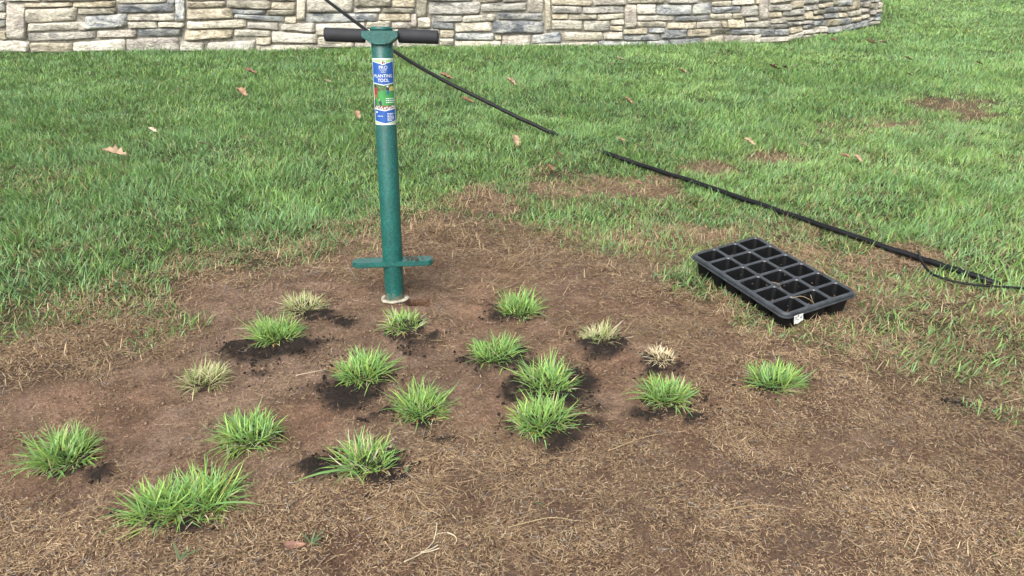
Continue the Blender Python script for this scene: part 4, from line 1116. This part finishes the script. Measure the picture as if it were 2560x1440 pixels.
# ------------------------------------------------------------------ black water pipe and thin cable
M_PIPE = plain('black_polythene', (0.004, 0.0044, 0.005), 0.55, 0.25, nscale=16, namount=0.5, bstr=0.1, bscale=60)
pr = 0.0110
pp = []
wt = wall_hit(560, 20); wpt, wtan, wnor = wall_at(wt[0])
pp.append(np.array([wpt[0] - 0.25, wpt[1] + 0.6, 0.80])); pp.append(np.array([wpt[0], wpt[1] - 0.0, WALL_TOP + 0.02]))
pp += [at_depth(760, -42, 5.6), at_depth(818, 2, 5.25), at_depth(898, 62, 4.98), at_depth(990, 131, 4.72), at_depth(1100, 196, 4.52), at_depth(1200, 246, 4.46), at_depth(1290, 291, 4.42)]
for (a_, b_) in ((1375, 330), (1415, 348), (1475, 372), (1525, 386), (1600, 412), (1720, 450), (1850, 494), (2000, 545), (2120, 586), (2250, 630), (2350, 662), (2430, 688), (2490, 709), (2520, 722)):
    q = G(a_, b_, 0.02)
    for _ in range(3):
        hz = float(ground_z(q[0], q[1])) + (-0.035 if a_ > 2500 else 0.010 if a_ > 2480 else -0.012 if 1390 < a_ < 1500 else 0.024)
        q = G(a_, b_, hz)
    pp.append(q)
P = [p + np.array([0.0015 * math.sin(k * 0.9), 0.0015 * math.cos(k * 0.63), 0.001 * math.sin(k * 1.3)]) * (k > 55) for k, p in enumerate(catmull(pp, 7))]
o = P[30].copy()
pipe = tube_mesh('water_pipe', [p - o for p in P], pr, M_PIPE, None, 12)
pipe.location = o
tag(pipe, 'long black polythene water pipe running from the wall across the lawn past the tray', 'pipe')
cp = [(2296, 628, 0.045), (2303, 652, 0.05), (2330, 684, 0.035), (2380, 702, 0.03), (2440, 712, 0.03), (2520, 718, 0.03), (2600, 722, 0.03), (2700, 726, 0.02)]
P = catmull([G(a_, b_, z_) for a_, b_, z_ in cp], 7)
o = P[0].copy()
cb = tube_mesh('thin_cable', [p - o for p in P], 0.0042, M_PIPE, None, 8)
cb.location = o
tag(cb, 'thin black cable curving away from the pipe to the right edge', 'cable')

# ------------------------------------------------------------------ fallen leaves
def leaf_mat(name, col): return plain(name, col, 0.75, 0.25, nscale=30, namount=0.35, bstr=0.3, bscale=60, bdist=0.002)
LM = {'tan': leaf_mat('leaf_tan', (0.27, 0.19, 0.125)), 'brown': leaf_mat('leaf_brown', (0.14, 0.078, 0.045)), 'red': leaf_mat('leaf_red_brown', (0.20, 0.105, 0.075)), 'orange': leaf_mat('leaf_orange', (0.235, 0.15, 0.092)), 'pale': leaf_mat('leaf_pale', (0.40, 0.32, 0.24))}
OAK = [(0, -0.62, 0.015), (0, -0.5, 0.02), (0.12, -0.36, 0), (0.07, -0.26, 0), (0.27, -0.14, 0), (0.13, -0.02, 0), (0.34, 0.12, 0), (0.15, 0.2, 0), (0.24, 0.36, 0), (0.09, 0.38, 0), (0, 0.52, 0)]
def leaf(px, py, size_px, yaw, colr, tilt, curl_, label, lift, elong=1.0):
    B = G(px, py, lift)
    depth = B[1] * CT + (CAM_H - lift) * ST
    L = max(0.04, size_px * depth / F) / 1.08
    rows = [(-0.62, 0.012), (-0.5, 0.02), (-0.38, 0.15), (-0.27, 0.13), (-0.14, 0.29), (-0.02, 0.20), (0.12, 0.34), (0.22, 0.22), (0.35, 0.24), (0.44, 0.12), (0.53, 0.02)]
    rr_ = random.Random(int(px * 7 + py))
    V = []; Fc = []
    for yv, hw in rows:
        for q, f_ in enumerate((-1, -0.5, 0, 0.5, 1)):
            w = hw * f_ * (0.8 + 0.4 * rr_.random()) / elong
            z = 0.6 * curl_ * (f_ * hw * 2.0) ** 2 + 0.6 * curl_ * 0.7 * (yv + 0.1) ** 2 + rr_.uniform(-0.015, 0.015) - (0.02 if q == 2 else 0)
            V.append((w * L, (yv + 0.05 * rr_.uniform(-1, 1) * abs(f_)) * L, z * L))
    for j in range(len(rows) - 1):
        for q in range(4):
            a0 = j * 5 + q
            Fc.append((a0, a0 + 1, a0 + 6, a0 + 5))
    ob = mesh_obj('fallen_leaf', V, Fc, LM[colr], None, True)
    ob.location = (B[0], B[1], lift * 0.92 + float(ground_z(B[0], B[1])))
    ob.rotation_euler = (tilt, rr_.uniform(-0.3, 0.3), yaw)
    return tag(ob, label, 'leaf', 'fallen leaves on the lawn and soil')
LEAVES = [
 (288, 378, 62, 1.5, 'tan', 0.15, 0.9, 'large tan lobed leaf on the lawn nearest the left edge', 0.062),
 (605, 231, 38, 1.0, 'orange', 0.4, 1.2, 'curled orange-tan leaf on the lawn left of the tool, below a reddish leaf', 0.06),
 (626, 176, 34, 2.0, 'red', 0.3, 0.8, 'reddish-brown leaf near the wall foot left of the tool', 0.055),
 (895, 286, 28, 0.4, 'orange', 0.5, 0.8, 'small orange leaf in the lawn close to the left of the tool label', 0.055),
 (820, 201, 22, 1.4, 'pale', 0.2, 1.0, 'tiny whitish curled leaf in the lawn below the left black grip', 0.055),
 (381, 326, 26, 1.2, 'pale', 0.3, 0.8, 'small pale leaf on the left lawn, up and right of the large tan leaf', 0.055),
 (506, 355, 28, 2.4, 'pale', 0.3, 0.7, 'pale pinkish leaf on the left lawn between the large tan leaf and the tool', 0.055),
 (1116, 191, 40, 1.6, 'red', 0.3, 0.8, 'brown leaf right beside the raised part of the black pipe', 0.05),
 (1170, 248, 38, 1.3, 'brown', 0.3, 0.7, 'dull brown leaf just below the black pipe right of the tool', 0.05),
 (1278, 205, 34, 1.4, 'tan', 0.5, 1.2, 'upright tan leaf on the lawn above the black pipe, midway between pipe and wall', 0.06),
 (1290, 350, 36, 0.5, 'tan', 0.7, 0.5, 'narrow light tan leaf standing in deep grass below the black pipe', 0.06),
 (1571, 250, 34, 1.0, 'orange', 0.4, 1.0, 'orange-brown leaf on the open lawn right of the pipe, in the middle distance', 0.055),
 (1553, 347, 26, 1.6, 'orange', 0.3, 0.8, 'small orange leaf half sunk in grass above the start of the lower pipe', 0.045),
 (1553, 148, 26, 1.5, 'pale', 0.3, 0.8, 'small pale leaf near the wall foot behind the middle lawn', 0.05),
 (1708, 176, 28, 1.2, 'tan', 0.3, 0.9, 'tan leaf near the wall, right of the small pale one', 0.05),
 (1935, 168, 32, 1.4, 'brown', 0.3, 1.0, 'dark brown lobed leaf of a pair on the lawn before the curved wall', 0.055),
 (1962, 168, 24, 2.2, 'brown', 0.2, 1.0, 'smaller dark leaf touching the dark brown lobed one before the curved wall', 0.05),
 (2178, 106, 34, 1.5, 'tan', 0.2, 1.0, 'tan leaf below the far end of the wall, left one of two', 0.05),
 (2208, 107, 30, 1.7, 'pale', 0.2, 0.8, 'pale leaf below the far end of the wall, right one of two', 0.05),
 (2085, 98, 20, 1.0, 'brown', 0.3, 0.8, 'small brown leaf at the foot of the curved wall', 0.045),
 (2271, 146, 26, 1.1, 'orange', 0.3, 0.8, 'orange leaf on the right lawn, below and right of the wall end', 0.05),
 (2275, 186, 18, 0.9, 'brown', 0.3, 0.8, 'tiny dark leaf on the right lawn below the orange one', 0.045),
 (2448, 158, 22, 1.3, 'red', 0.3, 0.8, 'small red-brown leaf nearest the right edge of the far lawn', 0.045),
 (1874, 354, 36, 1.0, 'tan', 0.35, 0.8, 'square tan leaf on the lawn above the pipe, behind the tray', 0.055),
 (2010, 356, 26, 1.5, 'orange', 0.2, 0.5, 'thin orange leaf half hidden in grass right of the square tan leaf', 0.04),
 (2116, 388, 30, 1.5, 'red', 0.2, 0.8, 'flat red-brown leaf on the right lawn, left one of a close pair', 0.045),
 (2146, 389, 30, 0.6, 'tan', 0.5, 0.6, 'pinkish tan leaf on the right lawn, right one of a close pair', 0.05),
 (1376, 421, 28, 0.9, 'brown', 0.4, 1.0, 'brown crumpled leaf at the edge of the dead patch below the hidden pipe', 0.03),
 (1398, 388, 24, 1.2, 'red', 0.3, 0.8, 'small red-brown leaf in grass where the pipe is hidden', 0.04),
 (1596, 458, 24, 1.2, 'red', 0.2, 0.6, 'small red-brown leaf on the dead patch just below the pipe', 0.02),
 (738, 1372, 46, 1.7, 'red', 0.1, 0.4, 'dull pink-brown leaf lying flat on thatch at the bottom of the picture', 0.010),
]
for args in LEAVES: leaf(*args)

# ------------------------------------------------------------------ loose stalks and sprigs in the foreground
straw('dry_stalk', [(1012, 1426), (1052, 1397), (1082, 1368), (1092, 1350), (1116, 1346)], 0.0014, M_PALESTEM, 'pale forked dry stalk lying at the bottom centre of the picture', 'stalk', lift=0.012)
stalk = bpy.data.objects[-1] if False else [o_ for o_ in COL.objects if o_.name.startswith('dry_stalk')][0]
so = np.array(stalk.location)
for pts in ([(1052, 1397), (1078, 1390), (1100, 1384)], [(1054, 1394), (1080, 1384), (1096, 1376)], [(1086, 1362), (1092, 1338), (1093, 1320)]):
    P = []
    for p in pts:
        q = G(*p); q[2] = float(ground_z(q[0], q[1])) + 0.014; P.append(q)
    tube_mesh('side_stem', [p - so for p in catmull(P, 5)], 0.0012, M_PALESTEM, stalk, 6)
straw('dry_stalk', [(1118, 1345), (1138, 1358), (1142, 1370), (1136, 1378)], 0.0015, M_PALESTEM, 'short curved pale stalk beside the forked stalk at bottom centre', 'stalk', lift=0.012)
straw('dry_straw', [(1270, 1340), (1318, 1326), (1380, 1312), (1440, 1322)], 0.0012, M_STRAW, 'long yellow bent straw on the thatch at lower centre', 'straw', lift=0.014)
straw('dry_straw', [(740, 946), (780, 941), (822, 932)], 0.0012, M_PALESTEM, 'white straw sticking out left of the dense dark green plug', 'straw', lift=0.010)
straw('dry_straw', [(1040, 1248), (1058, 1272), (1104, 1300)], 0.0014, M_STRAW, 'bent brown straw right of the yellow-green plug near the bottom', 'straw', lift=0.010)
straw('dry_straw', [(1520, 1135), (1600, 1100), (1650, 1085)], 0.0013, M_STRAW, 'thin straight straw below the upright green plug', 'straw', lift=0.008)
straw('dry_straw', [(1010, 1180), (1060, 1160), (1100, 1140)], 0.0013, M_STRAW, 'thin straw right of the yellow-green plug pointing to black crumbs', 'straw', lift=0.008)
straw('dry_straw', [(1800, 1290), (1890, 1272), (1975, 1276)], 0.0009, M_STRAW, 'long pale straw on matted thatch at lower right', 'straw', lift=0.012)
straw('dry_straw', [(2260, 1370), (2275, 1340), (2288, 1318)], 0.0014, M_STRAW, 'short greyish straw on thatch near the bottom right corner', 'straw', lift=0.012)
def sprig(px, py, spec, label):
    B = G(px, py); B[2] = float(ground_z(B[0], B[1])) + 0.004
    e = empty('grass_sprig', B)
    tag(e, label, 'sprig')
    for (a, L, ln) in spec:
        tip = np.array([[0.105, 0.165, 0.075]])
        v, t, c = blades(np.array([[0, 0, 0.004]]), np.array([L]), np.array([0.0045]), np.array([a]), np.array([ln]), np.array([0.3]), tip * 0.8, tip, 3)
        tri_mesh('leaf_blade', v, t, c, M_PLUG, e)
sprig(452, 1412, [(0.35, 0.050, 1.1), (0.9, 0.035, 1.0), (2.2, 0.045, 0.9)], 'lone green sprig on thatch below the largest plug')
sprig(780, 1372, [(0.2, 0.035, 0.9), (1.2, 0.03, 0.6), (2.6, 0.03, 0.8), (0.8, 0.04, 1.0), (5.8, 0.03, 1.1)], 'dark green sprig beside the pink-brown leaf at the bottom')
sprig(1336, 1270, [(5.6, 0.028, 1.1), (5.3, 0.02, 0.9)], 'tiny bright green blade on thatch right of bottom centre')
sprig(1012, 1195, [(1.0, 0.020, 0.9), (0.6, 0.016, 1.0)], 'tiny green blade beside the black crumbs right of the yellow-green plug')
print('tris', sum(len(o_.data.polygons) for o_ in COL.objects if o_.type == 'MESH'), 'lawn', n_lawn, 'dead', n_dead, 'stones', n_st)
